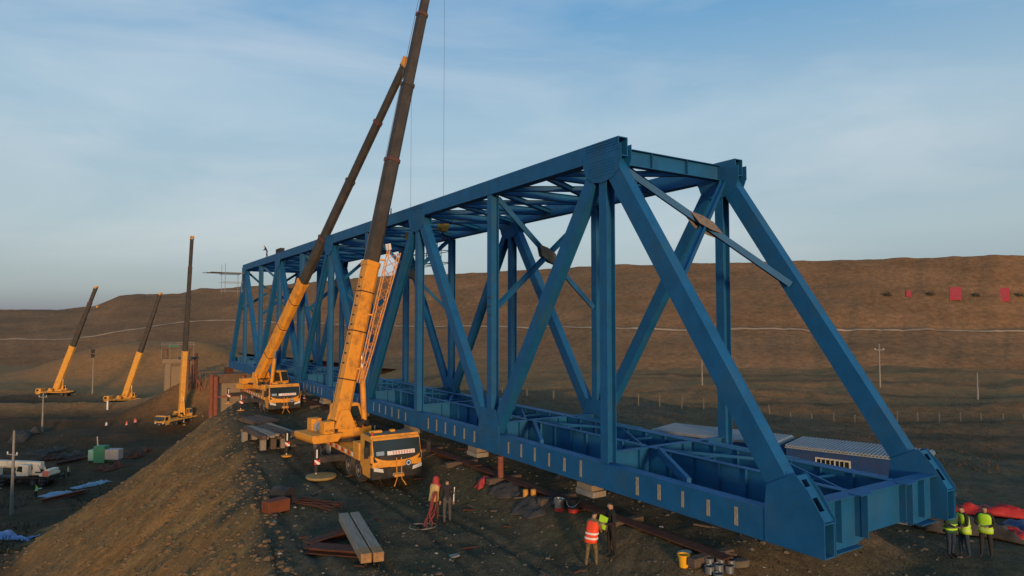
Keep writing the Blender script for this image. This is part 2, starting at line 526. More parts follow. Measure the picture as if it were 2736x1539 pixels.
def ground_material():
    m = bpy.data.materials.new('ground_soil')
    m.use_nodes = True
    n, l = m.node_tree.nodes, m.node_tree.links
    b = n['Principled BSDF']
    b.inputs['Roughness'].default_value = 0.95
    b.inputs['Specular IOR Level'].default_value = 0.15
    at = n.new('ShaderNodeVertexColor')
    at.layer_name = 'zone'
    geo = n.new('ShaderNodeNewGeometry')
    def noise(sc, det=6, ro=0.65, vec=None):
        q = n.new('ShaderNodeTexNoise')
        q.inputs['Scale'].default_value = sc
        q.inputs['Detail'].default_value = det
        q.inputs['Roughness'].default_value = ro
        l.new(vec or geo.outputs['Position'], q.inputs['Vector'])
        return q.outputs['Fac']
    def rng(src, a, b2, c=0.0, d=1.0):
        q = n.new('ShaderNodeMapRange')
        for k, val in zip(('From Min', 'From Max', 'To Min', 'To Max'), (a, b2, c, d)):
            q.inputs[k].default_value = val
        l.new(src, q.inputs['Value'])
        return q.outputs['Result']
    def mix(f, c1, c2, mode='MIX'):
        q = n.new('ShaderNodeMixRGB')
        q.blend_type = mode
        for k, val in (('Fac', f), ('Color1', c1), ('Color2', c2)):
            if isinstance(val, (tuple, float)):
                q.inputs[k].default_value = (*val, 1) if isinstance(val, tuple) else val
            else:
                l.new(val, q.inputs[k])
        return q.outputs['Color']
    big, mid, fine, grit = noise(0.11), noise(0.55), noise(2.6), noise(14.0, 4)
    g1 = mix(rng(mid, 0.35, 0.65), (0.062, 0.053, 0.032), (0.112, 0.091, 0.055))
    g1 = mix(rng(big, 0.42, 0.6), g1, (0.058, 0.058, 0.031))
    s1 = mix(rng(mid, 0.35, 0.65), (0.190, 0.100, 0.032), (0.295, 0.166, 0.056))
    s1 = mix(rng(big, 0.45, 0.62, 0, 0.6), s1, (0.150, 0.092, 0.040))
    v1 = mix(rng(mid, 0.35, 0.65), (0.064, 0.036, 0.017), (0.115, 0.063, 0.029))
    v1 = mix(rng(big, 0.40, 0.58), v1, (0.052, 0.037, 0.018))
    sep = n.new('ShaderNodeSeparateColor')
    l.new(at.outputs['Color'], sep.inputs['Color'])
    c = mix(sep.outputs[0], g1, s1)
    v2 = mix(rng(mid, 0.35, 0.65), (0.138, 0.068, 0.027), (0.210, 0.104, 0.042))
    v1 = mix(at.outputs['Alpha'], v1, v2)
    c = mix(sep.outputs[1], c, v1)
    c = mix(sep.outputs[2], c, mix(rng(mid, 0.35, 0.65), (0.25, 0.128, 0.046), (0.34, 0.176, 0.066)))
    c = mix(1.0, c, mix(rng(fine, 0.25, 0.75), (0.62, 0.62, 0.62), (1.4, 1.38, 1.34)), 'MULTIPLY')
    c = mix(1.0, c, mix(rng(grit, 0.3, 0.7), (0.65, 0.65, 0.65), (1.35, 1.35, 1.35)), 'MULTIPLY')
    vo = n.new('ShaderNodeTexVoronoi')
    vo.inputs['Scale'].default_value = 5.0
    l.new(geo.outputs['Position'], vo.inputs['Vector'])
    c = mix(rng(vo.outputs['Distance'], 0.04, 0.08, 0.45, 0.0), c, (0.30, 0.27, 0.21))
    l.new(c, b.inputs['Base Color'])
    add = n.new('ShaderNodeMath')
    add.operation = 'ADD'
    l.new(fine, add.inputs[0])
    l.new(rng(grit, 0, 1, 0, 0.35), add.inputs[1])
    bp = n.new('ShaderNodeBump')
    bp.inputs['Strength'].default_value = 0.75
    bp.inputs['Distance'].default_value = 0.16
    l.new(add.outputs[0], bp.inputs['Height'])
    l.new(bp.outputs['Normal'], b.inputs['Normal'])
    return m
GROUND = ground_material()

def build_ground():
    az_f = np.linspace(math.radians(-52), math.radians(52), 560)
    az_b = np.linspace(math.radians(52), math.radians(308), 130)[1:-1]
    az = np.concatenate([az_f, az_b])
    rr = np.concatenate([[0.5, 3.0, 7.0], np.geomspace(10, 140, 300)[:], np.geomspace(146, 420, 110), np.geomspace(440, 6000, 26)])
    A, R = np.meshgrid(az, rr)
    u, v = R * np.sin(A), R * np.cos(A)
    x, y = to_xy(u, v)
    z, d, w, uu, vv, wl, mo = ground_parts(x, y)
    z = z + ground_noise(x, y, d, w, vv)
    z = np.where(R > 600, np.minimum(z, -10), z)
    soil = sstep(0.0, 1.4, d + fbm(x, y, 2.5, 3) * 1.6) * w * (1 - sstep(6, 14, x))
    far = (1 - w)
    redsoil = sstep(-1.7, -0.9, x + 0.5 * fbm(x, y, 2.0, 3)) * (1 - sstep(7.5, 9.0, x)) * sstep(0.5, 3.0, y) * (1 - sstep(46, 50, y)) * (d < 0)
    soil = np.maximum(soil, 0.12 * redsoil)
    brown = np.clip(mo / 9.0, 0, 1) * far
    ridge = np.exp(-((vv - 196 - 0.25 * (uu + 100)) / 9.0) ** 2) * far * (1 - wl)
    field = sstep(60, 150, vv) * wl * far * 0.8
    brown = np.clip(brown + 1.0 * ridge + field + 0.95 * sstep(205, 250, vv) * (1 - wl) * far, 0, 1)
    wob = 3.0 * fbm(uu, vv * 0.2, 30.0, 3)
    band = np.zeros_like(vv)  # dark bands: shade on the terrace faces, put into the field's soil colour
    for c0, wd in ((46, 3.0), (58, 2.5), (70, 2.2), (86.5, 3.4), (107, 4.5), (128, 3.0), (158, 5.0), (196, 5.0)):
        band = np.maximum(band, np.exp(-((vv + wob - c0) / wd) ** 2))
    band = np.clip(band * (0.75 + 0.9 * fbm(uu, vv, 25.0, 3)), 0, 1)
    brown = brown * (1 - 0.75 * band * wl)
    nr, na = R.shape
    verts = np.stack([x, y, z], -1).reshape(-1, 3)
    idx = np.arange(nr * na).reshape(nr, na)
    a, b2 = idx[:-1], np.roll(idx[:-1], -1, 1)
    c, e = np.roll(idx[1:], -1, 1), idx[1:]
    faces = np.stack([a, b2, c, e], -1).reshape(-1, 4)
    me = bpy.data.meshes.new('ground')
    me.from_pydata(verts.tolist(), [], faces.tolist())
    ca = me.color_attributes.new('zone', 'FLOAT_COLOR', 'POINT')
    colr = np.stack([soil.ravel(), far.ravel(), brown.ravel(), (wl * far * (1 - 0.85 * band)).ravel()], -1).astype(np.float32)  # alpha: right-hand field soil, lowered along the painted terrace shade
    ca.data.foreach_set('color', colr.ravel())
    me.materials.append(GROUND)
    me.polygons.foreach_set('use_smooth', [True] * len(me.polygons))
    if me.polygons[len(me.polygons) // 2].normal.z < 0:
        me.flip_normals()
    return structure(link('ground', me))
build_ground()

def hill_material():
    m = mat('hill_dry_slope', (0.235, 0.128, 0.058), 0.95, 0.30, 0.030, dirt=(0.175, 0.108, 0.054), dirt_amt=0.9, dirt_scale=0.014, spec=0.1, stretch=(1, 1, 4.5))
    n, l = m.node_tree.nodes, m.node_tree.links
    b = n['Principled BSDF']
    src = b.inputs['Base Color'].links[0].from_socket
    tc = n.new('ShaderNodeTexCoord')
    nz = n.new('ShaderNodeTexNoise')
    nz.inputs['Scale'].default_value = 0.45
    nz.inputs['Detail'].default_value = 7
    nz.inputs['Roughness'].default_value = 0.75
    l.new(tc.outputs['Object'], nz.inputs['Vector'])
    mr = n.new('ShaderNodeMapRange')
    mr.inputs['From Min'].default_value, mr.inputs['From Max'].default_value = 0.3, 0.7
    mr.inputs['To Min'].default_value, mr.inputs['To Max'].default_value = 0.6, 1.38
    l.new(nz.outputs['Fac'], mr.inputs['Value'])
    mu = n.new('ShaderNodeMixRGB')
    mu.blend_type = 'MULTIPLY'
    mu.inputs['Fac'].default_value = 1
    l.new(src, mu.inputs['Color1'])
    l.new(mr.outputs['Result'], mu.inputs['Color2'])
    l.new(mu.outputs['Color'], b.inputs['Base Color'])
    bp = n.new('ShaderNodeBump')
    bp.inputs['Strength'].default_value = 0.6
    bp.inputs['Distance'].default_value = 0.8
    l.new(nz.outputs['Fac'], bp.inputs['Height'])
    l.new(bp.outputs['Normal'], b.inputs['Normal'])
    return m
HILL = hill_material()
HA = [-1.7, -0.76, -0.66, -0.62, -0.585, -0.56, -0.495, -0.465, -0.44, -0.2, 0.15, 0.72, 1.6]
HFv = [380, 384, 388, 395, 400, 405, 440, 446, 446, 322, 222, 224, 235]
HFz = [-20, -20, -20, -19, -17, -15, -11, -10, -10, -11, -10.8, -10.6, -10.6]
HBv = [460, 455, 452, 455, 462, 470, 505, 516, 515, 392, 276, 266, 275]
HBz = [-7, -6.8, -6.6, -5, -2, 0, 4.5, 5.5, 5.9, 2.6, 2.9, 1.8, 1.8]
HCv = [640, 625, 620, 620, 620, 620, 622, 650, 650, 482, 387, 326, 330]
HCz = [15.3, 15.3, 15.9, 19.5, 29.0, 30.0, 30.3, 36.8, 36.8, 37.4, 37.4, 37.4, 37.6]
def hill_point(a, s):
    """a: tangent of the bearing from the viewpoint, s: 0 foot .. 0.36 bench .. 0.40 bench back .. 1 crest .. 1.3 plateau"""
    fv, fz = np.interp(a, HA, HFv), np.interp(a, HA, HFz)
    bv, bz = np.interp(a, HA, HBv), np.interp(a, HA, HBz)
    cv, cz = np.interp(a, HA, HCv), np.interp(a, HA, HCz)
    b2v = bv + 6
    k = [-0.15, 0, 0.36, 0.40, 1.0, 1.06, 1.5]
    V = [fv - 40, fv, bv, b2v, cv, cv + 10, cv + 400]
    Z = [fz - 3, fz, bz, bz + 0.6, cz, cz + 0.3, cz - 6]
    vv, zz = np.zeros(np.shape(s)), np.zeros(np.shape(s))
    for i in range(len(k) - 1):
        msk = (s >= k[i]) & (s <= k[i + 1])
        t = (s - k[i]) / (k[i + 1] - k[i])
        vv = np.where(msk, V[i] + (V[i + 1] - V[i]) * t, vv)
        zz = np.where(msk, Z[i] + (Z[i + 1] - Z[i]) * t, zz)
    return vv, zz
def hill_xyz(a, s):
    v, z = hill_point(a, s)
    x, y = to_xy(a * v, v)
    on = sstep(-0.02, 0.1, s) * (1 - sstep(0.96, 1.02, s))
    gul = fbm(a * 60, s * 2.0, 1.0, 4) * 0.5 + fbm(x, y, 18.0, 4) * 0.9
    z = z + gul * on + fbm(x, y, 40.0, 3) * 1.2 * sstep(0.9, 1.0, s) + fbm(x, y, 9.0, 3) * 0.9 * sstep(0.94, 1.0, s)
    return x, y, z
def build_hill():
    a = np.linspace(-1.7, 1.6, 720)
    s = np.unique(np.concatenate([np.linspace(-0.15, 0, 6), np.linspace(0, 0.36, 34), np.linspace(0.36, 0.40, 6), np.linspace(0.40, 1.0, 60), np.linspace(1.0, 1.06, 5), np.linspace(1.06, 1.5, 8)]))
    A, Sg = np.meshgrid(a, s)
    x, y, z = hill_xyz(A, Sg)
    nr, na = A.shape
    idx = np.arange(nr * na).reshape(nr, na)
    faces = np.stack([idx[:-1, :-1], idx[:-1, 1:], idx[1:, 1:], idx[1:, :-1]], -1).reshape(-1, 4)
    me = bpy.data.meshes.new('hill')
    me.from_pydata(np.stack([x, y, z], -1).reshape(-1, 3).tolist(), [], faces.tolist())
    me.materials.append(HILL)
    me.polygons.foreach_set('use_smooth', [True] * len(me.polygons))
    structure(link('hill', me))
build_hill()
def bench_track():
    a = np.linspace(-0.95, 1.3, 420)
    vs = []
    for s in (0.343, 0.349, 0.354, 0.359):
        x, y, z = hill_xyz(a, np.full(a.shape, s))
        vs.append(np.stack([x, y, z + 0.22], -1))
    n = len(a)
    V = np.concatenate(vs)
    F = [(r * n + i, r * n + i + 1, (r + 1) * n + i + 1, (r + 1) * n + i) for r in range(3) for i in range(n - 1)]
    me = bpy.data.meshes.new('path')
    me.from_pydata(V.tolist(), [], F)
    me.materials.append(mat('pale_track_soil', (0.40, 0.26, 0.14), 0.95, 0.5, 0.06))
    structure(link('path', me))
bench_track()

# ------------------------------------------------------------------ truss bridge
NX, FXT = 0.14, 6.30            # centre planes of the near and far truss
PANEL, HT = 8.0, 12.4
BC_D, TC_D, BW = 0.88, 0.68, 0.44
bridge = thing('truss_bridge', 'long blue steel truss bridge span standing assembled on temporary supports', 'bridge', (0, 0, 0))
ZT, ZB = HT - TC_D / 2, BC_D / 2
def topn(x, i): return Vector((x, PANEL * i, ZT))
def botn(x, i): return Vector((x, PANEL * i + (0.15 if i == 0 else 0), ZB))

strip_me = MB().box((0, 0, 0), (0.012, 0.13, 0.55)).mesh('unpainted_strip', STRIP)
def gusset_poly_top(y, z0=10.88):
    r = 1.05
    pts = [(y - r, ZT + 0.05), (y + r, ZT + 0.05), (y + r, 11.55)]
    for k in range(7):
        t = k / 6 * math.pi
        pts.append((y + math.cos(t) * r * (0.97), 11.55 - math.sin(t) * (11.55 - z0)))
    pts.append((y - r, 11.55))
    return pts
def gusset_poly_bot(y):
    r = 0.95
    return [(y - r, 0.12), (y + r, 0.12), (y + r, 0.95), (y + 0.62, 1.95), (y - 0.62, 1.95), (y - r, 0.95)]
rivet = []
def rivets(mb, xo, sgn, pts):
    for (yy, zz) in pts:
        mb.lathe([(0.022, 0), (0.022, 0.016 * sgn), (0.01, 0.022 * sgn)], (xo, yy, zz), 6, 0, 'X')

def build_truss(x, near):
    sd = -1 if near else 1
    # chords
    bc = MB()
    bc.shell((x, -0.36, ZB), (x, 80.36, ZB), BW, BC_D, (1, 0, 0), 0.035)
    bco = bc.build('bottom_chord', BLUE, bridge)
    tc = MB()
    tc.shell((x, 7.12, ZT), (x, 72.88, ZT), BW, TC_D, (1, 0, 0), 0.035)
    tco = tc.build('top_chord', BLUE, bridge)
    MB().bb(x - 0.17, x + 0.17, 7.9, 7.94, 11.78, 12.34).build('inner_diaphragm', BLUE_IN, tco)
    MB().bb(x - 0.17, x + 0.17, 0.7, 0.74, 0.06, 0.82).build('inner_diaphragm', BLUE_IN, bco)
    # chord lips: flange edges proud of the outer web
    if near:
        for k in range(1, 47):
            yy = k + 0.31
            if abs((yy + 4) % 8 - 4) < 0.7 and k > 2:
                continue
            o = link('unpainted_strip', strip_me, bco, (x - BW / 2 - 0.007, yy, 0.47 + random.uniform(-0.03, 0.03)))
            o.scale = (1, random.uniform(0.75, 1.1), random.uniform(0.85, 1.1))
    # verticals
    for i in range(1, 10):
        top_node = (i % 2 == 1)
        p0, p1 = (x, PANEL * i, 0.9), (x, PANEL * i, 11.7)
        m = MB().hbeam(p0, p1, 0.40, 0.40, (1, 0, 0), 0.028)
        o = m.build('vertical_post', BLUE, bridge)
        if near and i == 2:
            for zz in (6.2, 6.6, 7.0):
                MB().bb(x - 0.235, x - 0.203, PANEL * i - 0.21, PANEL * i + 0.21, zz - 0.02, zz + 0.02).build('batten', BLUE_IN, o)
    # diagonals (alternating) and end posts
    for i in range(0, 10):
        a, b = (botn(x, i), topn(x, i + 1)) if i % 2 == 0 else (topn(x, i), botn(x, i + 1))
        if i == 9:
            b = Vector((x, 79.85, ZB))
        end = i in (0, 9)
        m = MB()
        d = (b - a).normalized()
        p0, p1 = a + d * 0.5, b - d * 0.45
        if end:
            m.shell(p0, p1, BW - 0.01, 0.66, (1, 0, 0), 0.035)
            m.build('end_post', BLUE, bridge)
        else:
            heavy = i in (1, 8, 2, 7)
            if heavy:
                m.shell(p0, p1, BW - 0.02, 0.54, (1, 0, 0), 0.03)
            else:
                m.hbeam(p0, p1, BW - 0.02, 0.46, (1, 0, 0), 0.03)
            m.build('diagonal', BLUE, bridge)
    # gussets, two plates each
    for i in range(1, 10):
        top_node = (i % 2 == 1)
        poly = gusset_poly_top(PANEL * i) if top_node else gusset_poly_bot(PANEL * i)
        for s in (-1, 1):
            xo = x + s * (BW / 2 + 0.006)
            m = MB().prism([(xo, p[0], p[1]) for p in poly], (s * 0.022, 0, 0))
            g = m.build('gusset_plate', BLUE, bridge)
            if near and s == -1 and i <= 6:
                rb = MB()
                cy = PANEL * i
                if top_node:
                    pts = [(cy + a * 0.11, 11.95 + b * 0.1) for a in range(-8, 9) for b in range(0, 5)]
                    pts += [(cy + a * 0.11, 11.15 + b * 0.11) for a in range(-6, 7) for b in range(0, 6)]
                    xx = xo - 0.022
                else:
                    pts = [(cy + a * 0.11, 0.2 + b * 0.11) for a in range(-8, 9) for b in range(0, 7)]
                    pts += [(cy + a * 0.11, 1.0 + b * 0.11) for a in range(-5, 6) for b in range(0, 8)]
                    xx = xo - 0.022
                rivets(rb, xx, -1, [p for p in pts if True])
                stuff(rb.build('bolt_heads', BLUE, g))
        if not top_node and False:
            pass
    # end bearings nodes
    for y0, s in ((0.0, 1), (80.0, -1)):
        poly = [(y0 - 0.38 * s, 0.0 + 0.02), (y0 + 1.35 * s, 0.02), (y0 + 1.35 * s, 0.95), (y0 + 1.28 * s, 1.55), (y0 + 0.42 * s, 1.98), (y0 + 0.02 * s, 1.58), (y0 - 0.38 * s, 0.95)]
        for q in (-1, 1):
            xo = x + q * (BW / 2 + 0.006)
            MB().prism([(xo, p[0], p[1]) for p in poly], (q * 0.022, 0, 0)).build('gusset_plate', BLUE, bridge)
        # sloping cover plate with two hand holes, between the gussets
        A = Vector((x, y0 + 0.40 * s, 1.93)); B = Vector((x, y0 - 0.34 * s, 0.90))
        d = (B - A)
        cm = MB()
        hw = BW / 2
        nrm = Vector((0, -s * abs(d.z), abs(d.y))).normalized()
        def quad(t0, t1, x0, x1):
            ps = [A + d * t0 + Vector((x0, 0, 0)), A + d * t0 + Vector((x1, 0, 0)), A + d * t1 + Vector((x1, 0, 0)), A + d * t1 + Vector((x0, 0, 0))]
            cm.prism(ps, nrm * -0.02)
        holes = [(0.10, 0.26), (0.50, 0.78)]
        quad(0, holes[0][0], -hw, hw)
        quad(holes[0][1], holes[1][0], -hw, hw)
        quad(holes[1][1], 1, -hw, hw)
        for h in holes:
            quad(h[0], h[1], -hw, -hw * 0.5)
            quad(h[0], h[1], hw * 0.5, hw)
        cp = cm.build('cover_plate', BLUE, bridge)
        MB().prism([A + d * 0.05 + nrm * -0.2 + Vector((-hw, 0, 0)), A + d * 0.05 + nrm * -0.2 + Vector((hw, 0, 0)), A + d * 0.95 + nrm * -0.2 + Vector((hw, 0, 0)), A + d * 0.95 + nrm * -0.2 + Vector((-hw, 0, 0))], nrm * -0.02).build('inner_diaphragm', BLUE_IN, cp)
build_truss(NX, True)
build_truss(FXT, False)

XN, XF = NX + BW / 2 + 0.03, FXT - BW / 2 - 0.03       # inner faces
# floor beams
def plate_girder(m, p0, p1, depth, fl, t=0.025, stiff=1.35, up=Vector((0, 0, 1))):
    p0, p1 = Vector(p0), Vector(p1)
    d = (p1 - p0).normalized()
    side = d.cross(up).normalized()
    m.beam(p0, p1, t, depth - 2 * t - 0.004, side)
    for s in (-1, 1):
        o = up * (s * (depth - t) / 2)
        m.beam(p0 + o, p1 + o, fl, t, side)
    L = (p1 - p0).length
    k = int(L / stiff)
    for j in range(1, k + 1):
        c = p0 + d * (L * j / (k + 1))
        for s in (-1, 1):
            m.beam(c + side * s * (fl / 4 + 0.01) - up * (depth / 2 - t - 0.004), c + side * s * (fl / 4 + 0.01) + up * (depth / 2 - t - 0.004), fl / 2 - 0.03, 0.016, side)
    return m
SX = (2.02, 4.30)
for i in range(0, 11):
    y = PANEL * i + (0.12 if i == 0 else -0.12 if i == 10 else 0)
    m = MB()
    if i in (0, 10):
        s = -1 if i == 0 else 1
        # deep end beam with haunched underside, thick web and bearing stiffeners
        poly = [(XN, 1.26), (XF, 1.26), (XF, -0.02), (XF - 0.9, -0.06), (XF - 1.3, 0.12), (XN + 2.3, 0.12), (XN + 1.7, -0.12), (XN, -0.10)]
        m.prism([(p[0], y - 0.02, p[1]) for p in poly], (0, 0.04, 0))
        m.bb(XN, XF, y - 0.22, y + 0.22, 1.265, 1.29)
        m.bb(XN + 0.02, XN + 1.7, y - 0.2, y + 0.2, -0.13, -0.105)
        m.bb(XF - 0.9, XF - 0.02, y - 0.2, y + 0.2, -0.09, -0.065)
        for xx in (XN + 0.75, SX[0] + 0.02, SX[1], XF - 0.7):
            m.bb(xx - 0.012, xx + 0.012, y - 0.2, y - 0.022, 0.13, 1.26)
            m.bb(xx - 0.012, xx + 0.012, y + 0.022, y + 0.2, 0.13, 1.26)
        fb = m.build('floor_beam', BLUE, bridge)
        for xx in SX:
            b = MB()
            b.bb(xx - 0.30, xx + 0.30, y + s * 0.225 - 0.18, y + s * 0.225 + 0.18, 1.295, 1.318)
            b.bb(xx - 0.016, xx + 0.016, y + s * 0.23, y + s * 0.40, 0.15, 1.29) if s > 0 else b.bb(xx - 0.016, xx + 0.016, y - 0.40, y - 0.23, 0.15, 1.29)
            b.build('stringer_bracket', BLUE, fb)
    else:
        plate_girder(m, (XN, y, 0.68), (XF, y, 0.68), 1.16, 0.30)
        m.build('floor_beam', BLUE, bridge)
# stringers with stiffeners
for xx in SX:
    for i in range(10):
        y0, y1 = PANEL * i + (0.16 if i else 0.34), PANEL * (i + 1) - (0.16 if i < 9 else 0.34)
        plate_girder(MB(), (xx, y0, 0.74), (xx, y1, 0.74), 1.12, 0.26, stiff=1.2).build('stringer', BLUE, bridge)
# stringer cross bracing and lower lateral bracing
for i in range(10):
    y0 = PANEL * i
    for k in range(2):
        ya, yb = y0 + 4 * k + 0.3, y0 + 4 * k + 3.7
        a, b = (SX[0] + 0.13, SX[1] - 0.13) if k == 0 else (SX[1] - 0.13, SX[0] + 0.13)
        MB().beam((a, ya, 1.19), (b, yb, 1.19), 0.09, 0.07, (0, 0, 1)).build('stringer_brace', BLUE, bridge)
        MB().beam((SX[0] + 0.14, y0 + 4 * k + (0.25 if k == 0 and i == 0 else 0.0) + 2.0, 1.12), (SX[1] - 0.14, y0 + 4 * k + 2.0, 1.12), 0.07, 0.07, (0, 0, 1)).build('stringer_brace', BLUE, bridge)
    MB().hbeam((XN, y0 + 0.4, 0.32), (XF, y0 + 7.6, 0.32), 0.2, 0.16, (0, 0, 1), 0.02).build('lower_lateral_brace', BLUE, bridge)
    MB().hbeam((XF, y0 + 0.4, 0.29), (XN, y0 + 7.6, 0.29), 0.2, 0.16, (0, 0, 1), 0.02).build('lower_lateral_brace', BLUE, bridge)
# brake bracing struts from the chord to the stringers
for i in (0, 1, 4, 8):
    yb = PANEL * i + 4.5
    MB().beam((XN + 0.02, yb, 0.86), (SX[0] - 0.14, yb + 2.75, 1.23), 0.30, 0.14, (0, 0, 1)).build('brake_brace', BLUE, bridge)
    MB().beam((XF - 0.02, yb, 0.86), (SX[1] + 0.14, yb + 2.75, 1.23), 0.30, 0.14, (0, 0, 1)).build('brake_brace', BLUE, bridge)
# top lateral system
for k in range(17):
    y = 8.0 + 4.0 * k
    if k in (0, 16):
        plate_girder(MB(), (XN, y, 11.95), (XF, y, 11.95), 0.62, 0.32, stiff=2.2).build('portal_strut', BLUE, bridge)
    else:
        MB().hbeam((XN, y, 11.98), (XF, y, 11.98), 0.36, 0.26, (0, 0, 1), 0.022).build('top_strut', BLUE, bridge)
for k in range(16):
    y = 8.0 + 4 * k
    a, b = (XN, XF) if k % 2 == 0 else (XF, XN)
    MB().hbeam((a, y + 0.25, 12.0), (b, y + 3.75, 12.0), 0.24, 0.24, (0, 0, 1), 0.02).build('top_lateral_brace', BLUE, bridge)
    MB().hbeam((b, y + 0.25, 11.97), (a, y + 3.75, 11.97), 0.22, 0.22, (0, 0, 1), 0.02).build('top_lateral_brace', BLUE, bridge)
# X sway frames: the two portals lie in the plane of the end posts, the others at the hanger posts
def xframe(y_top, z_top, y_low, z_low, plate):
    c = Vector(((XN + XF) / 2, (y_top + y_low) / 2, (z_top + z_low) / 2))
    for a, b in (((XN, y_top, z_top), (XF, y_low, z_low)), ((XF, y_top, z_top), (XN, y_low, z_low))):
        MB().hbeam(a, b, 0.20, 0.22, (0, 1, 0.4), 0.022).build('sway_brace', BLUE, bridge)
    d = (Vector((XF, y_low, z_low)) - Vector((XN, y_top, z_top))).normalized()
    e = (Vector((XN, y_low, z_low)) - Vector((XF, y_top, z_top))).normalized()
    nn = d.cross(e).normalized()
    for s in (-1, 1):
        ps = []
        for q, w in ((d, 0.75), (d, -0.75)):
            pass
        o = nn * (s * 0.125)
        ps = [c + d * 0.72 + e * 0.0 + o, c + d * 0.3 + e * 0.22 + o, c - d * 0.22 + e * 0.32 + o, c - d * 0.72 + o, c - d * 0.3 - e * 0.22 + o, c + d * 0.22 - e * 0.32 + o]
        MB().prism(ps, nn * (s * 0.02)).build('joint_plate', PRIMER, bridge)
xframe(7.7, 11.55, 4.75, 7.25, True)
xframe(72.3, 11.55, 75.25, 7.25, True)
for i in range(2, 9, 2):
    xframe(PANEL * i, 11.6, PANEL * i, 6.6, True)

# temporary supports, skid tracks and blocks
for k, xx in enumerate((NX, FXT)):
    r = thing('skid_track', ('rusty brown steel skid track under the near chord of the bridge', 'rusty brown steel skid track under the far chord of the bridge')[k], 'skid track', (xx, 0, 0), 0, 'skid tracks under the bridge')
    for j in range(6):
        y0 = 2.8 + 7.3 * j
        za, zb = gz(xx, y0 + 0.5) - 0.06, gz(xx, y0 + 6.5) - 0.06
        zt = min(max(za, zb) + 0.25, -0.42)
        MB().hbeam((0, y0, zt - 0.25), (0, y0 + 7.2, zt - 0.25), 0.50, 0.46, (0, 0, 1), 0.04).build('track_beam', RUST, r)
    for j in range(12):
        y0 = 3.4 + 3.9 * j
        MB().box((random.uniform(-0.1, 0.1), y0, gz(xx, y0) + 0.02), (1.7, 0.26, 0.24)).build('sleeper', PLANK, r)
for yy in (9.0, 17.4, 25.0, 33.0, 41.0):
    for xx, nm in ((NX, 'near'), (FXT, 'far')):
        which = {9.0: 'hanger post nearest the end', 17.4: 'second bottom joint', 25.0: 'third post', 33.0: 'fourth bottom joint', 41.0: 'slope end'}[yy]
        z0 = -0.43
        t = thing('support_stack', f'stacked tan block support under the {nm} chord by the {which}', 'support', (xx, yy, z0), 0, 'stacked supports under the chords')
        hh = (-0.008 - z0) / 2
        for j in range(2):
            MB().box((random.uniform(-.02, .02), random.uniform(-.03, .03), hh * (j + 0.5)), (0.62 - 0.06 * j, 1.0 - 0.14 * j, hh - 0.008)).build('support_block', (TIMBER, CONC)[j], t, bevel=0.01)
tag(MB().tube((0, 0, 0), (0, 0, 0.9), 0.13, 0.13, 16).build('pipe_prop', REDPIPE, None, (-0.12, 14.9, -0.92), smooth=True), 'short rust orange pipe prop standing under the near chord', 'pipe prop')

# ------------------------------------------------------------------ mobile cranes
def section_poly(w, h):
    return [(-w / 2, h / 2), (w / 2, h / 2), (w / 2, -h * 0.28), (w * 0.30, -h / 2), (-w * 0.30, -h / 2), (-w / 2, -h * 0.28)]
def sweep(m, p0, p1, side, poly, mi=0):
    p0, p1 = Vector(p0), Vector(p1)
    d = (p1 - p0).normalized()
    s = Vector(side)
    s = (s - d * s.dot(d)).normalized()
    u = s.cross(d)
    ps = [p0 + s * a + u * b for a, b in poly]
    m.prism(ps, p1 - p0, mi)
wheel_cache = {}
def wheel(parent, loc, r=0.60, w=0.40):
    if 'tyre' not in wheel_cache:
        wheel_cache['tyre'] = MB().lathe([(0.34, -0.19), (0.52, -0.2), (0.585, -0.15), (0.6, -0.05), (0.6, 0.05), (0.585, 0.15), (0.52, 0.2), (0.34, 0.19)], (0, 0, 0), 20, 0, 'X').mesh('wheel', TYRE)
        wheel_cache['rim'] = MB().lathe([(0.335, -0.12), (0.33, -0.205), (0.24, -0.15), (0.14, -0.16), (0.12, -0.24), (0.05, -0.25)], (0, 0, 0), 16, 0, 'X').mesh('rim', RIM)
    t = link('wheel', wheel_cache['tyre'], parent, loc)
    sgn = 1 if loc[0] < 0 else -1
    link('rim', wheel_cache['rim'], t, (0, 0, 0), (0, 0, 0 if sgn > 0 else math.pi))
    return t

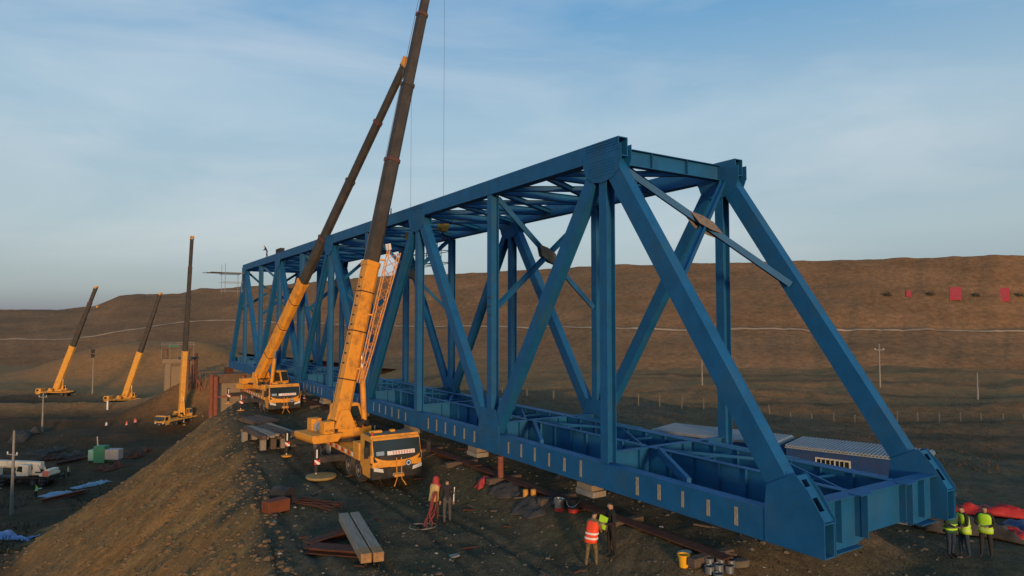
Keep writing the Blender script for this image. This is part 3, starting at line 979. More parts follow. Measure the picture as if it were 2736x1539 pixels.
def crane(name, label, loc, heading, slew, luff, boom, paint=YEL, group=None, jib=False, big=True, hook_drop=None, outrig=True, front=7.4, text=None, low=False, tip_paint=None, detail=True, axles=(5.3, 3.7, -1.1, -2.5), cw=1.0, scale=1.0, tip=None, fr=None, pvy=-1.12):
    """local frame: +y forward (driving cab), origin on the ground under the slewing ring. boom: list of (length, width, depth) sections"""
    R = thing(name, label, 'crane', loc, heading, group)
    R.scale = (scale,) * 3
    zd = 1.30
    if tip:
        q = Matrix.Rotation(-heading, 3, 'Z') @ (Vector(tip) - Vector(loc)) / scale
        slew = math.atan2(q.y, q.x) - PI / 2
        reach, rise = math.hypot(q.x, q.y) - pvy, q.z - (zd + 0.23 + 1.45)
        luff = math.atan2(rise, reach)
        full = math.hypot(rise, reach)
        ends = [full * k for k in fr]
        boom = [((ends[k] - (ends[k - 1] if k else -0.55)),) + tuple(boom[k][1:]) for k in range(len(fr))]
    # chassis and deck
    m = MB().bb(-0.55, 0.55, -3.6, front - 0.8, 0.75, 1.12)
    m.bb(-0.42, 0.42, -4.0, -3.6, 0.7, 1.0)
    ch = m.build('chassis', BLACK, R, bevel=0.02)
    m = MB().bb(-1.36, 1.36, -3.7, front - 1.95, 1.12, zd)
    m.bb(-1.37, -1.31, -3.7, front - 1.95, zd + 0.001, zd + 0.12)
    m.bb(1.31, 1.37, -3.7, front - 1.95, zd + 0.001, zd + 0.12)
    dk = m.build('deck', BLACK if paint is WHITEP else paint, R, bevel=0.012)
    if detail:
        for s in (-1, 1):
            for k in range(16):
                MB().bb(s * 1.376 - 0.004, s * 1.376 + 0.004, -3.5 + k * 0.52, -3.5 + k * 0.52 + 0.26, zd - 0.10, zd + 0.10).build('reflector_strip', WHITE if k % 2 else REDP, dk)
            MB().bb(s * 1.02 - 0.3, s * 1.02 + 0.3, 0.6, 2.6, 0.55, 1.10).build('tool_box', BLACK, R, bevel=0.03)
            MB().bb(s * 1.02 - 0.3, s * 1.02 + 0.3, -0.3, 0.35, 0.55, 1.10).build('fuel_tank', GREYM, R, bevel=0.08)
            MB().bb(s * 0.85 - 0.5, s * 0.85 + 0.5, front - 2.9, front - 1.99, zd + 0.002, 2.0).build('engine_cover', paint, R, bevel=0.03)
    for ya in axles:
        for s in (-1, 1):
            wheel(R, (s * 1.12, ya, 0.58))
    # driving cab: full-width low cab
    f = front
    prof = [(f - 0.02, 0.46), (f, 1.18), (f - 0.03, 1.55), (f - 0.24, 2.42), (f - 0.36, 2.52), (f - 1.75, 2.56), (f - 1.85, 2.46), (f - 1.85, 0.95), (f - 1.55, 0.80), (f - 1.50, 0.50)]
    cab = MB().prism([(-1.33, p[0], p[1]) for p in prof], (2.66, 0, 0)).build('cab', paint, R, bevel=0.05)
    ang = math.atan2(0.27, 1.11)
    # glass: leaning plane in front of the cab face
    def front_quad(mb, x0, x1, z0, z1, off, th=0.02):
        yf = lambda z: f - 0.03 - (z - 1.55) * 0.27 / 1.11 + off
        mb.prism([(x0, yf(z0), z0), (x1, yf(z0), z0), (x1, yf(z1), z1), (x0, yf(z1), z1)], (0, th, 0))
    g = MB()
    front_quad(g, -1.27, 1.27, 1.62, 2.37, 0.006)
    ws = g.build('windscreen', GLASS, cab)
    g = MB()
    front_quad(g, -1.30, 1.30, 1.34, 1.615, 0.007)
    g.build('fascia', BLACK, cab)
    for s in (-1, 1):
        MB().bb(s * 1.335 - 0.012, s * 1.335 + 0.012, f - 1.15, f - 0.40, 1.58, 2.30).build('side_window', GLASS, cab)
        MB().bb(s * 1.338 - 0.012, s * 1.338 + 0.012, f - 0.36, f - 0.1, 1.2, 1.62).build('pillar_cover', BLACK, cab)
        mir = MB().beam((s * 1.35, f - 0.25, 2.25), (s * 1.68, f + 0.05, 2.15), 0.03, 0.03)
        mir.box((s * 1.70, f + 0.06, 1.87), (0.22, 0.08, 0.55))
        mir.build('mirror', BLACK, cab, bevel=0.015)
    if detail:
        g = MB()
        front_quad(g, -0.95, 0.55, 1.63, 1.82, 0.034, 0.008)
        bn = g.build('windscreen_banner', WHITE, ws)
        for k in range(9):
            g = MB()
            front_quad(g, -0.85 + 0.145 * k, -0.85 + 0.145 * k + 0.09, 1.67, 1.78, 0.044, 0.005)
            pass
        g = MB()
        for k in range(8):
            x0 = -0.88 + 0.15 * k
            front_quad(g, x0, x0 + 0.1, 1.76, 1.785, 0.044, 0.005)
            front_quad(g, x0 + 0.035, x0 + 0.06, 1.66, 1.755, 0.044, 0.005)
            front_quad(g, x0 + 0.0, x0 + 0.1, 1.69, 1.71, 0.050, 0.005)
        stuff(g.build('banner_lettering', REDP, ws))
        g = MB()
        front_quad(g, 0.72, 1.14, 1.65, 1.84, 0.034, 0.008)
        g.build('permit_card', TARPB, ws)
    # drooping front band
    bnd = MB()
    n = 14
    prev = None
    for k in range(n + 1):
        t = -1 + 2 * k / n
        x = t * 1.40
        yb = f + 0.10 - 0.22 * abs(t) ** 6
        zt = 1.36 + 0.34 * abs(t) ** 3
        zl = 1.04 + 0.26 * abs(t) ** 2.2
        cur = ((x, yb, zl), (x, yb, zt))
        if prev:
            bnd.prism([prev[0], cur[0], cur[1], prev[1]], (0, -0.11, 0))
        prev = cur
    bd = bnd.build('front_band', paint, cab)
    bp = MB().prism([(-1.36, f - 0.3, 0.42), (-1.36, f + 0.04, 0.48), (-1.36, f + 0.05, 1.05), (-1.36, f - 0.3, 1.05)], (2.72, 0, 0)).build('bumper', BLACK, R, bevel=0.03)
    for s in (-1, 1):
        MB().prism([(s * 0.78, f + 0.055, 0.80), (s * 1.30, f + 0.055, 0.92), (s * 1.30, f + 0.055, 1.10), (s * 0.82, f + 0.055, 0.98)], (0, 0.02, 0)).build('headlight', LAMP, R)
    MB().bb(-0.28, 0.28, f + 0.055, f + 0.065, 0.58, 0.72).build('number_plate', STRIP, R)
    MB().bb(-1.22, 1.22, f - 1.7, f - 0.55, 2.545, 2.575).build('roof_panel', mat('dull_roof_panel', (0.13, 0.12, 0.085), 0.9, 0.3, 3), cab)
    rb = MB().bb(-1.30, 1.30, f - 0.50, f - 0.40, 2.50, 2.60)
    rb.build('roof_visor', paint, cab, bevel=0.02)
    if detail:
        MB().lathe([(0.07, 0), (0.07, 0.1), (0.04, 0.14)], (1.1, f - 0.7, 2.576), 10).build('beacon', REDP, cab, smooth=True)
        MB().bb(0.35, 1.0, f - 1.5, f - 1.25, 2.58, 2.70).build('roof_box', paint, cab, bevel=0.02)
        MB().bb(-0.35, -0.1, f - 1.45, f - 1.2, 2.58, 2.70).build('roof_box', paint, cab, bevel=0.02)
        # tow hook bracket hanging at the front
        th = MB()
        for s in (-1, 1):
            th.beam((s * 0.13, f + 0.16, 1.5), (s * 0.13, f + 0.22, 0.45), 0.035, 0.035)
            th.beam((s * 0.13, f + 0.22, 0.45), (s * 0.32, f + 0.35, 0.12), 0.035, 0.035)
        th.bb(-0.26, 0.26, f + 0.165, f + 0.24, 0.55, 0.68)
        th.build('tow_bracket', paint, R)
        em = MB().lathe([(0.17, 0), (0.17, 0.012)], (-0.55, f + 0.10, 1.17), 20, 0, 'Y').build('round_emblem', NAVY, bd)
        MB().lathe([(0.12, 0), (0.12, 0.006)], (-0.55, f + 0.114, 1.17), 20, 0, 'Y').build('emblem_ring', WHITE, em)
        MB().lathe([(0.085, 0), (0.085, 0.006)], (-0.55, f + 0.122, 1.17), 20, 0, 'Y').build('emblem_core', NAVY, em)
    # outriggers
    if outrig:
        for yo in (2.95, -3.35):
            for s in (-1, 1):
                q = MB().bb(min(s * 0.56, s * 2.75), max(s * 0.56, s * 2.75), yo - 0.16, yo + 0.16, 0.72, 1.05).build('outrigger', BLACK, R, bevel=0.015)
                MB().tube((s * 2.85, yo, 0.22), (s * 2.85, yo, 1.55), 0.11, 0.11, 10).build('jack', BLACK, q, smooth=True)
                MB().tube((s * 2.85, yo, 0.10), (s * 2.85, yo, 0.3), 0.06, 0.06, 10).build('jack_rod', STEEL, q, smooth=True)
                MB().lathe([(0.34, 0.02), (0.34, 0.07), (0.12, 0.12)], (s * 2.85, yo, 0), 16).build('outrigger_pad', paint, q)
                w = MB().bb(s * 2.85 - 0.15, s * 2.85 + 0.15, yo + 0.165, yo + 0.175, 0.66, 0.92)
                w.build('warning_board', REDP, q)
                w = MB().prism([(s * 2.85 - 0.15, yo + 0.177, 0.66), (s * 2.85 - 0.02, yo + 0.177, 0.66), (s * 2.85 + 0.15, yo + 0.177, 0.85), (s * 2.85 + 0.15, yo + 0.177, 0.92), (s * 2.85 + 0.1, yo + 0.177, 0.92), (s * 2.85 - 0.15, yo + 0.177, 0.74)], (0, 0.004, 0))
                w.build('warning_stripe', WHITE, q)
                MB().bb(s * 2.85 - 0.035, s * 2.85 + 0.035, yo + 0.115, yo + 0.125, 1.0, 1.45).build('jack_mark', WHITE, q)
    # upper works
    U = MB().lathe([(0.95, 0), (0.95, 0.22)], (0, 0, zd + 0.005), 24).build('slewing_ring', BLACK, R)
    ca, sa = math.cos(slew), math.sin(slew)
    M = Matrix.Rotation(slew, 3, 'Z')
    def up(o):
        o.rotation_euler = (0, 0, slew)
        return o
    zs = zd + 0.23
    m = MB().bb(-0.72, -0.52, -1.6, 1.1, zs, zs + 0.55)
    m.bb(0.52, 0.72, -1.6, 1.1, zs, zs + 0.55)
    m.bb(-0.72, 0.72, -1.6, 1.1, zs - 0.0, zs + 0.12)
    m.prism([(-0.74, pvy - 0.75, zs + 0.552), (-0.74, pvy + 0.65, zs + 0.552), (-0.74, pvy + 0.2, zs + 1.65), (-0.74, pvy - 0.3, zs + 1.65)], (0.16, 0, 0))
    m.prism([(0.54, pvy - 0.75, zs + 0.552), (0.54, pvy + 0.65, zs + 0.552), (0.54, pvy + 0.2, zs + 1.65), (0.54, pvy - 0.3, zs + 1.65)], (0.16, 0, 0))
    sf = up(m.build('slew_frame', paint, R, bevel=0.02))
    tail = -2.9 if text else -3.7
    m = MB().prism([(-1.30 * cw, tail + 0.12, zs - 0.05), (-1.30 * cw, tail, zs + 0.12), (-1.30 * cw, tail, zs + 0.42), (-1.30 * cw, tail + 1.9, zs + 0.42), (-1.30 * cw, tail + 1.55, zs - 0.05)], (2.60 * cw, 0, 0))
    if not text:
        m.bb(-1.05 * cw, 1.05 * cw, tail + 0.1, tail + 1.0, zs + 0.422, zs + 0.95)
    c1 = up(m.build('counterweight', paint, R, bevel=0.05))
    m = MB().bb(-0.95, 0.95, -1.9, -1.2, zs + 0.43, zs + 0.6)
    up(m.build('counterweight_carrier', BLACK, R, bevel=0.02))
    if text:
        y1 = tail + 0.75
        bx = up(MB().bb(0.55, 1.20, y1, y1 + 0.62, zs + 0.425, zs + 1.12).build('winch_housing', paint, R, bevel=0.02))
        bx2 = up(MB().bb(-1.20, -0.55, y1, y1 + 0.62, zs + 0.425, zs + 1.12).build('winch_housing', paint, R, bevel=0.02))
        tm = text_mesh('lettering', text, 0.19, BLACK)
        link('lettering', tm, bx, (1.206, y1 + 0.31, zs + 0.60), (PI / 2, 0, PI / 2))
    if detail:
        for yy in (-1.75,):
            up(MB().lathe([(0.36, -0.42), (0.36, -0.38), (0.24, -0.37), (0.24, 0.37), (0.36, 0.38), (0.36, 0.42)], (0, yy, zs + 0.62), 18, 0, 'X').build('winch_drum', GREYM, R, smooth=True))
        m = MB()
        for k in range(9):
            a = Vector((random.uniform(-0.9, 0.95), random.uniform(-0.3, 1.0), zs + random.uniform(0.15, 0.9)))
            m.box(a, (random.uniform(0.12, 0.4), random.uniform(0.12, 0.4), random.uniform(0.1, 0.35)))
        for k in range(6):
            x0 = random.uniform(-0.6, 0.6)
            m.path([(x0, 1.0, zs + 0.3), (x0 + 0.1, 0.6, zs + 0.95), (x0 - 0.1, -0.2, zs + 1.1), (x0, -1.0, zs + 0.9)], 0.025, 5)
        stuff(up(m.build('hydraulic_fittings', BLACK, R)))
    # operator cab on the left of the boom
    pc = [(-0.55, zs + 0.12), (1.25, zs + 0.12), (1.45, zs + 0.85), (1.10, zs + 1.75), (0.9, zs + 1.82), (-0.45, zs + 1.82), (-0.55, zs + 1.7)]
    oc = up(MB().prism([(-1.62, p[0], p[1]) for p in pc], (0.78, 0, 0)).build('operator_cab', paint, R, bevel=0.05))
    MB().prism([(-1.632, 0.35, zs + 0.7), (-1.632, 1.28, zs + 0.85), (-1.632, 1.0, zs + 1.62), (-1.632, 0.35, zs + 1.62)], (0.01, 0, 0)).build('cab_window', GLASS, oc)
    MB().prism([(-0.838, 0.15, zs + 0.75), (-0.838, 1.22, zs + 0.85), (-0.838, 0.98, zs + 1.62), (-0.838, 0.15, zs + 1.62)], (0.012, 0, 0)).build('cab_window', GLASS, oc)
    MB().prism([(-1.56, 1.455, zs + 0.86), (-0.90, 1.455, zs + 0.86), (-0.90, 1.125, zs + 1.72), (-1.56, 1.125, zs + 1.72)], (0, 0.014, 0.004)).build('cab_window', GLASS, oc)
    # boom, drawn in the slewed plane: y forward, z up
    pv = Vector((0, pvy, zs + 1.45))
    bd_ = Vector((0, math.cos(luff), math.sin(luff)))
    bu_ = Vector((0, -math.sin(luff), math.cos(luff)))
    pos = pv - bd_ * 0.55
    L0 = boom[0]
    m = MB()
    end = pos + bd_ * L0[0]
    sweep(m, pos, end, (1, 0, 0), section_poly(L0[1], L0[2]))
    m.tube(pv + Vector((-0.56, 0, 0)), pv + Vector((0.56, 0, 0)), 0.16, 0.16, 12)
    base = up(m.build('boom_base', paint, R, bevel=0.03))
    cl = MB()
    sweep(cl, end - bd_ * 0.28, end + bd_ * 0.02, (1, 0, 0), section_poly(L0[1] + 0.07, L0[2] + 0.07))
    cl.build('boom_collar', paint, base)
    if big:
        for k in (0.25, 0.55, 0.8):
            st = MB()
            c = pos + bd_ * (L0[0] * k)
            sweep(st, c, c + bd_ * 0.07, (1, 0, 0), section_poly(L0[1] + 0.03, L0[2] + 0.03))
            st.build('stiffening_ring', BLACK if big else paint, base)
        fr = MB()
        for k in range(10):
            c = pos + bd_ * (L0[0] * (0.35 + 0.06 * k)) + bu_ * (L0[2] / 2 + 0.005)
            fr.box(c, (0.14, 0.1, 0.1))
        fr.build('boom_fittings', BLACK, base)
    cur = end
    for k, (ln, ww, hh) in enumerate(boom[1:]):
        m = MB()
        sweep(m, cur - bd_ * 0.3, cur + bd_ * ln, (1, 0, 0), section_poly(ww, hh))
        o = up(m.build('boom_section', BOOMD, R, bevel=0.02))
        cc = MB()
        e2 = cur + bd_ * ln
        sweep(cc, e2 - bd_ * 0.22, e2 + bd_ * 0.02, (1, 0, 0), section_poly(ww + 0.07, hh + 0.07))
        cc.build('boom_collar', BOOMD if k % 2 else mat('collar_dark_red', (0.11, 0.045, 0.03), 0.6, 0.2, 3), o)
        cur = e2
    hw = boom[-1][1] * 0.55
    m = MB()
    for s in (-1, 1):
        m.prism([Vector((s * hw, 0, 0)) + cur - bd_ * 0.1 + bu_ * 0.25, Vector((s * hw, 0, 0)) + cur + bd_ * 0.55 + bu_ * 0.35, Vector((s * hw, 0, 0)) + cur + bd_ * 0.75 - bu_ * 0.35, Vector((s * hw, 0, 0)) + cur - bd_ * 0.1 - bu_ * 0.45], (s * 0.03, 0, 0))
    hd = up(m.build('boom_head', tip_paint or paint, R))
    sh = cur + bd_ * 0.5 - bu_ * 0.25
    MB().lathe([(0.28, -hw * 0.8), (0.28, hw * 0.8)], sh, 14, 0, 'X').build('sheave', STEEL if detail else paint, hd)
    MB().lathe([(0.2, -hw * 0.8), (0.2, hw * 0.8)], cur + bd_ * 0.35 + bu_ * 0.2, 14, 0, 'X').build('sheave', GREYM, hd)
    # hoist rope along the boom and down to the hook
    rp = MB()
    rp.tube(pv + bu_ * (L0[2] / 2 + 0.12), cur + bd_ * 0.3 + bu_ * (boom[-1][2] / 2 + 0.22), 0.016, 0.016, 5)
    hp = sh + Vector((0, 0.27 * 1.0, 0))
    if hook_drop:
        rp.tube(hp, hp + Vector((0, 0, -hook_drop)), 0.011, 0.011, 5)
    up(rp.build('hoist_rope', ROPE, R))
    if hook_drop:
        hb = hp + Vector((0, 0, -hook_drop))
        m = MB()
        m.prism([hb + Vector((-0.2, 0.3, 0.0)), hb + Vector((-0.2, 0.36, -0.35)), hb + Vector((-0.2, 0.2, -0.62)), hb + Vector((-0.2, -0.2, -0.62)), hb + Vector((-0.2, -0.36, -0.35)), hb + Vector((-0.2, -0.3, 0.0))], (0.4, 0, 0))
        ho = up(m.build('hook_block', paint, R, bevel=0.03))
        pts = []
        for k in range(9):
            t = math.radians(-60 + 290 * k / 8)
            pts.append(hb + Vector((0, 0.17 * math.sin(t), -0.95 + 0.17 * math.cos(t) * 1.0)))
        MB().path([hb + Vector((0, 0, -0.6))] + pts, 0.045, 8).build('hook', BLACK, ho)
    # lift cylinder
    c0 = Vector((0, 1.0, zs + 0.35))
    c1_ = pv + bd_ * (3.7 if big else 3.2) - bu_ * (L0[2] / 2 + 0.06)
    d = (c1_ - c0)
    lc = up(MB().tube(c0, c0 + d * 0.78, 0.17, 0.17, 14).build('lift_cylinder', paint, R, smooth=True))
    MB().tube(c0 + d * 0.76, c1_, 0.10, 0.10, 12).build('cylinder_rod', STEEL, lc, smooth=True)
    # stowed lattice jib beside the boom
    if jib:
        j0 = pos + bd_ * 2.4 + Vector((L0[1] / 2 + 0.30, 0, 0)) - bu_ * 0.35
        j1 = pos + bd_ * (L0[0] + 0.9) + Vector((L0[1] / 2 + 0.42, 0, 0)) - bu_ * 0.55
        jd = (j1 - j0)
        jm = MB()
        w0, w1 = 0.30, 0.78
        def corner(t, a, b):
            w = w0 + (w1 - w0) * t
            return j0 + jd * t + Vector((a * 0.30, 0, 0)) - bu_ * (b * w)
        cs = [(-0.5, 0), (0.5, 0), (0.5, 1), (-0.5, 1)]
        for a, b in cs:
            jm.tube(corner(0, a, b), corner(1, a, b), 0.035, 0.035, 6)
        jo = up(jm.build('lattice_jib', mat('jib_pale_orange', (0.66, 0.33, 0.09), 0.5, 0.2, 2), R))
        lm = MB()
        N = 15
        for k in range(N):
            t0, t1 = k / N, (k + 1) / N
            for q in range(4):
                a, b = cs[q], cs[(q + 1) % 4]
                if k % 2:
                    a, b = b, a
                lm.tube(corner(t0, *a), corner(t1, *b), 0.02, 0.02, 5)
        lm.build('jib_lacing', mat('jib_red_lacing', (0.60, 0.20, 0.05), 0.5, 0.2, 2), jo)
        fm = MB()
        for a, b in ((-0.5, 0), (0.5, 0)):
            c = corner(1, a, b)
            fm.beam(c, c + jd.normalized() * 0.35 + bu_ * 0.15, 0.1, 0.16)
        fm.build('jib_bracket', WHITE, jo)
        bk = MB()
        for t in (0.1, 0.5, 0.92):
            c = corner(t, -0.5, 0)
            bk.beam(c, c - Vector((0.28, 0, 0)) + bu_ * 0.2, 0.12, 0.1)
        bk.build('jib_bracket', paint, jo)
    return R

# local +y forward; heading pi points the cab towards -Y
crane('truck_crane', 'nearest orange truck crane with lattice jib folded beside its upright boom', (-2.95, 26.5, gz(-2.95, 26.5)), PI, 0, 0, [(1, 0.80, 0.95), (1, 0.68, 0.82), (1, 0.58, 0.72), (1, 0.50, 0.62), (1, 0.42, 0.52)], tip=(2.7, 27.25, 30.0), fr=(0.29, 0.505, 0.67, 0.83, 1.0), pvy=-0.55, scale=0.93, jib=True, hook_drop=19.7, text='XCMG', group='truck cranes around the bridge')
crane('truck_crane', 'orange truck crane at the slope top with its boom leaning over the bridge', (-2.3, 49.9, gz(-2.3, 47)), PI, 0, 0, [(1, 0.80, 0.98), (1, 0.68, 0.84), (1, 0.58, 0.74), (1, 0.52, 0.64), (1, 0.46, 0.56)], tip=(2.45, 31.6, 23.4), fr=(0.35, 0.50, 0.68, 0.85, 1.0), scale=0.88, hook_drop=13.4, group='truck cranes around the bridge')
def bearing(dx, dy):
    return math.atan2(dy, dx) - PI / 2
def far_crane(label, base, tip, front_dir, base_len, total, w, paint=YEL_FAR, hook=None, luff=None, **kw):
    dx, dy, dz = tip[0] - base[0], tip[1] - base[1], tip[2] - (base[2] + 3)
    lf = luff if luff is not None else math.atan2(dz, math.hypot(dx, dy) + 1.1)
    h = bearing(*front_dir)
    rest = (total - base_len) / 4
    bm = [(base_len, w, w * 1.2)] + [(rest, w * (0.86 - 0.1 * k), w * (1.02 - 0.1 * k)) for k in range(4)]
    return crane('truck_crane', label, base, h, bearing(dx, dy) - h, lf, bm, paint=paint, big=False, detail=False, hook_drop=hook, group='truck cranes around the bridge', **kw)
far_crane('yellow truck crane in the valley with a tall boom standing almost vertical', (4.7, 165.6, gz(4.7, 165.6)), (5.3, 162.6, 22.6), (-9.3, -8.7), 14.5, 41.0, 1.15, hook=None)
far_crane('farthest left yellow crane, tilted boom tip rising just above the skyline', (-21.8, 268.9, gz(-21.8, 268.9)), (-12.9, 261.6, 15), (-0.9, 0.45), 15.5, 37.0, 1.5, hook=6.5)
far_crane('distant yellow crane right of the striped pole, boom tip below the skyline', (-2.6, 240.0, gz(-2.6, 240)), (4.7, 233.9, 13), (-0.9, 0.45), 14.8, 34.5, 1.4, hook=None)
wcr = far_crane('cream white crane with lowered boom at the left picture edge', (-22.0, 121.5, gz(-22, 121.5)), (-40, 133, -16), (-0.843, 0.538), 9.0, 22.0, 0.9, paint=WHITEP, luff=math.radians(2.5))

hz = MB().bb(-1.32, -1.305, -3.6, -2.6, 1.55, 2.35).build('hazard_panel', mat('pink_red_panel', (0.55, 0.16, 0.11), 0.7, 0.2, 3), wcr)
hz.rotation_euler = (0, 0, bearing(-18, 11.5) - bearing(-0.843, 0.538))
# ------------------------------------------------------------------ bridge piers in the valley
def pier_near():
    x, y = 3.2, 81.0
    t = thing('bridge_pier', 'concrete pier with red pipe props under the far end of the bridge', 'pier', (x, y, 0))
    MB().bb(-4.2, -2.0, -1.4, 1.4, -20.5, -1.9).build('pier_column', CONC, t, bevel=0.05)
    MB().bb(2.0, 4.2, -1.4, 1.4, -20.5, -1.9).build('pier_column', CONC, t, bevel=0.05)
    MB().bb(-4.6, 4.6, -1.5, 1.5, -1.9, -0.75).build('pier_cap', mat('brown_formwork', (0.13, 0.085, 0.055), 0.9, 0.3, 2), t, bevel=0.05)
    for xx in (-4.9, -1.75):
        for yy in (-1.75, 1.75):
            MB().tube((xx, yy, -20.5), (xx, yy, -1.0), 0.28, 0.28, 12).build('pipe_prop', REDPIPE, t, smooth=True)
    for zz in (-3.5, -6.5):
        MB().bb(-5.0, -1.6, -1.95, -1.78, zz - 0.1, zz + 0.1).build('prop_brace', REDPIPE, t)
    for xx in (-3.2, 3.0):
        MB().bb(xx - 0.4, xx + 0.4, -0.7, 0.7, -0.745, -0.02).build('bearing_block', RUST, t)
pier_near()
def pier_far():
    t = thing('bridge_pier', 'pale concrete pier with portal top and red pipe scaffold across the valley', 'pier', (5.0, 183.0, -0.9), 0.0)
    t.scale = (0.8, 0.8, 1.0)
    MB().bb(-3.6, -1.9, -1.3, 1.3, -20, -4.2).build('pier_column', CONC, t, bevel=0.06)
    MB().bb(1.9, 3.6, -1.3, 1.3, -20, -4.2).build('pier_column', CONC, t, bevel=0.06)
    MB().bb(-1.9, 1.9, -0.8, 0.8, -20, -5.0).build('pier_wall', CONC, t, bevel=0.06)
    MB().bb(-4.4, 4.4, -1.6, 1.6, -4.2, -3.1).build('pier_cap', CONC, t, bevel=0.06)
    for xx in (-3.9, -2.6, 2.6, 3.9):
        MB().bb(xx - 0.3, xx + 0.3, -0.9, 0.9, -3.08, -0.6).build('pier_post', mat('brown_formwork', (0.13, 0.085, 0.055)), t, bevel=0.03)
    MB().bb(-4.8, 4.8, -1.4, 1.4, -0.58, 0.15).build('top_beam', mat('brown_formwork', (0.13, 0.085, 0.055)), t, bevel=0.04)
    MB().bb(-3.0, 0.4, -1.5, -1.42, -0.1, 0.35).build('net_panel', GREENM, t)
    for k in range(5):
        xx = -4.6 + 2.3 * k
        MB().tube((xx, -1.75, -3.05), (xx, -1.75, 1.0), 0.06, 0.06, 6).build('scaffold_tube', GREYM, t)
    for zz in (0.55, 1.0):
        MB().tube((-4.8, -1.8, zz), (4.8, -1.8, zz), 0.05, 0.05, 6).build('scaffold_tube', GREYM, t)
    # pipe falsework on the bridge side
    for xx, yy, zt in ((0.4, -9, -4.5), (2.2, -9, -3.0), (3.4, -9, -4.5), (4.6, -10, -1.5), (2.2, -5, -3.0), (4.6, -5, -1.5)):
        MB().tube((xx, yy, -20.5), (xx, yy, zt), 0.24, 0.24, 12).build('pipe_prop', REDPIPE, t, smooth=True)
    MB().bb(-0.2, 5.2, -10.2, -4.6, -3.0, -2.5).build('falsework_deck', PLANK, t)
    MB().beam((4.6, -10, -8.0), (9.0, -12, -15.5), 0.4, 0.4).build('raking_prop', REDPIPE, t)
    for k in range(4):
        MB().tube((5.4 + 1.6 * k, -11, -19), (5.4 + 1.6 * k, -11, -6.5), 0.12, 0.12, 8).build('scaffold_tube', REDPIPE, t)
    MB().bb(4.8, 11, -11.6, -10.4, -6.5, -6.0).build('falsework_deck', PLANK, t)
pier_far()

# scaffold at the far top corner of the bridge
sc = thing('scaffold', 'thin tube scaffold with planks at the far top corner of the bridge', 'scaffold', (-1.3, 72.6, 9.0))
for xx in (-0.9, 0.9):
    for yy in (-1.2, 1.2):
        MB().tube((xx, yy, 0), (xx, yy, 3.4 if xx < 0 else 2.4), 0.03, 0.03, 6).build('scaffold_tube', GREYM, sc)
for zz in (0.3, 1.3, 2.3):
    for yy in (-1.2, 1.2):
        MB().tube((-1.2, yy, zz), (1.1, yy, zz), 0.03, 0.03, 6).build('scaffold_tube', GREYM, sc)
for k in range(3):
    MB().bb(-2.4 - 0.3 * k, 1.1, -1.2 + 0.9 * k, -0.85 + 0.9 * k, 2.34, 2.40).build('plank', PLANK, sc)
# small hanging work cages seen under the far top chord
for k, (yy, wd) in enumerate(((43.0, 'nearer'), (37.5, 'farther'))):
    pass
for k, yy in enumerate((34.0, 37.0)):
    t = thing('work_cage', ('hanging work cage under the far top chord, nearer of two', 'hanging work cage under the far top chord, farther of two')[k], 'work cage', (FXT, yy, 10.1), 0, 'work cages under the far chord')
    for a in (-0.6, 0.6):
        for b in (-0.9, 0.9):
            MB().tube((a, b, 0), (a, b, 1.58), 0.03, 0.03, 5).build('cage_bar', BLACK, t)
    for b in (-0.9, 0.9):
        for zz in (0.03, 0.9):
            MB().tube((-0.6, b, zz), (0.6, b, zz), 0.03, 0.03, 5).build('cage_bar', BLACK, t)
    for a in (-0.6, 0.6):
        for zz in (0.03, 0.9):
            MB().tube((a, -0.9, zz), (a, 0.9, zz), 0.03, 0.03, 5).build('cage_bar', BLACK, t)

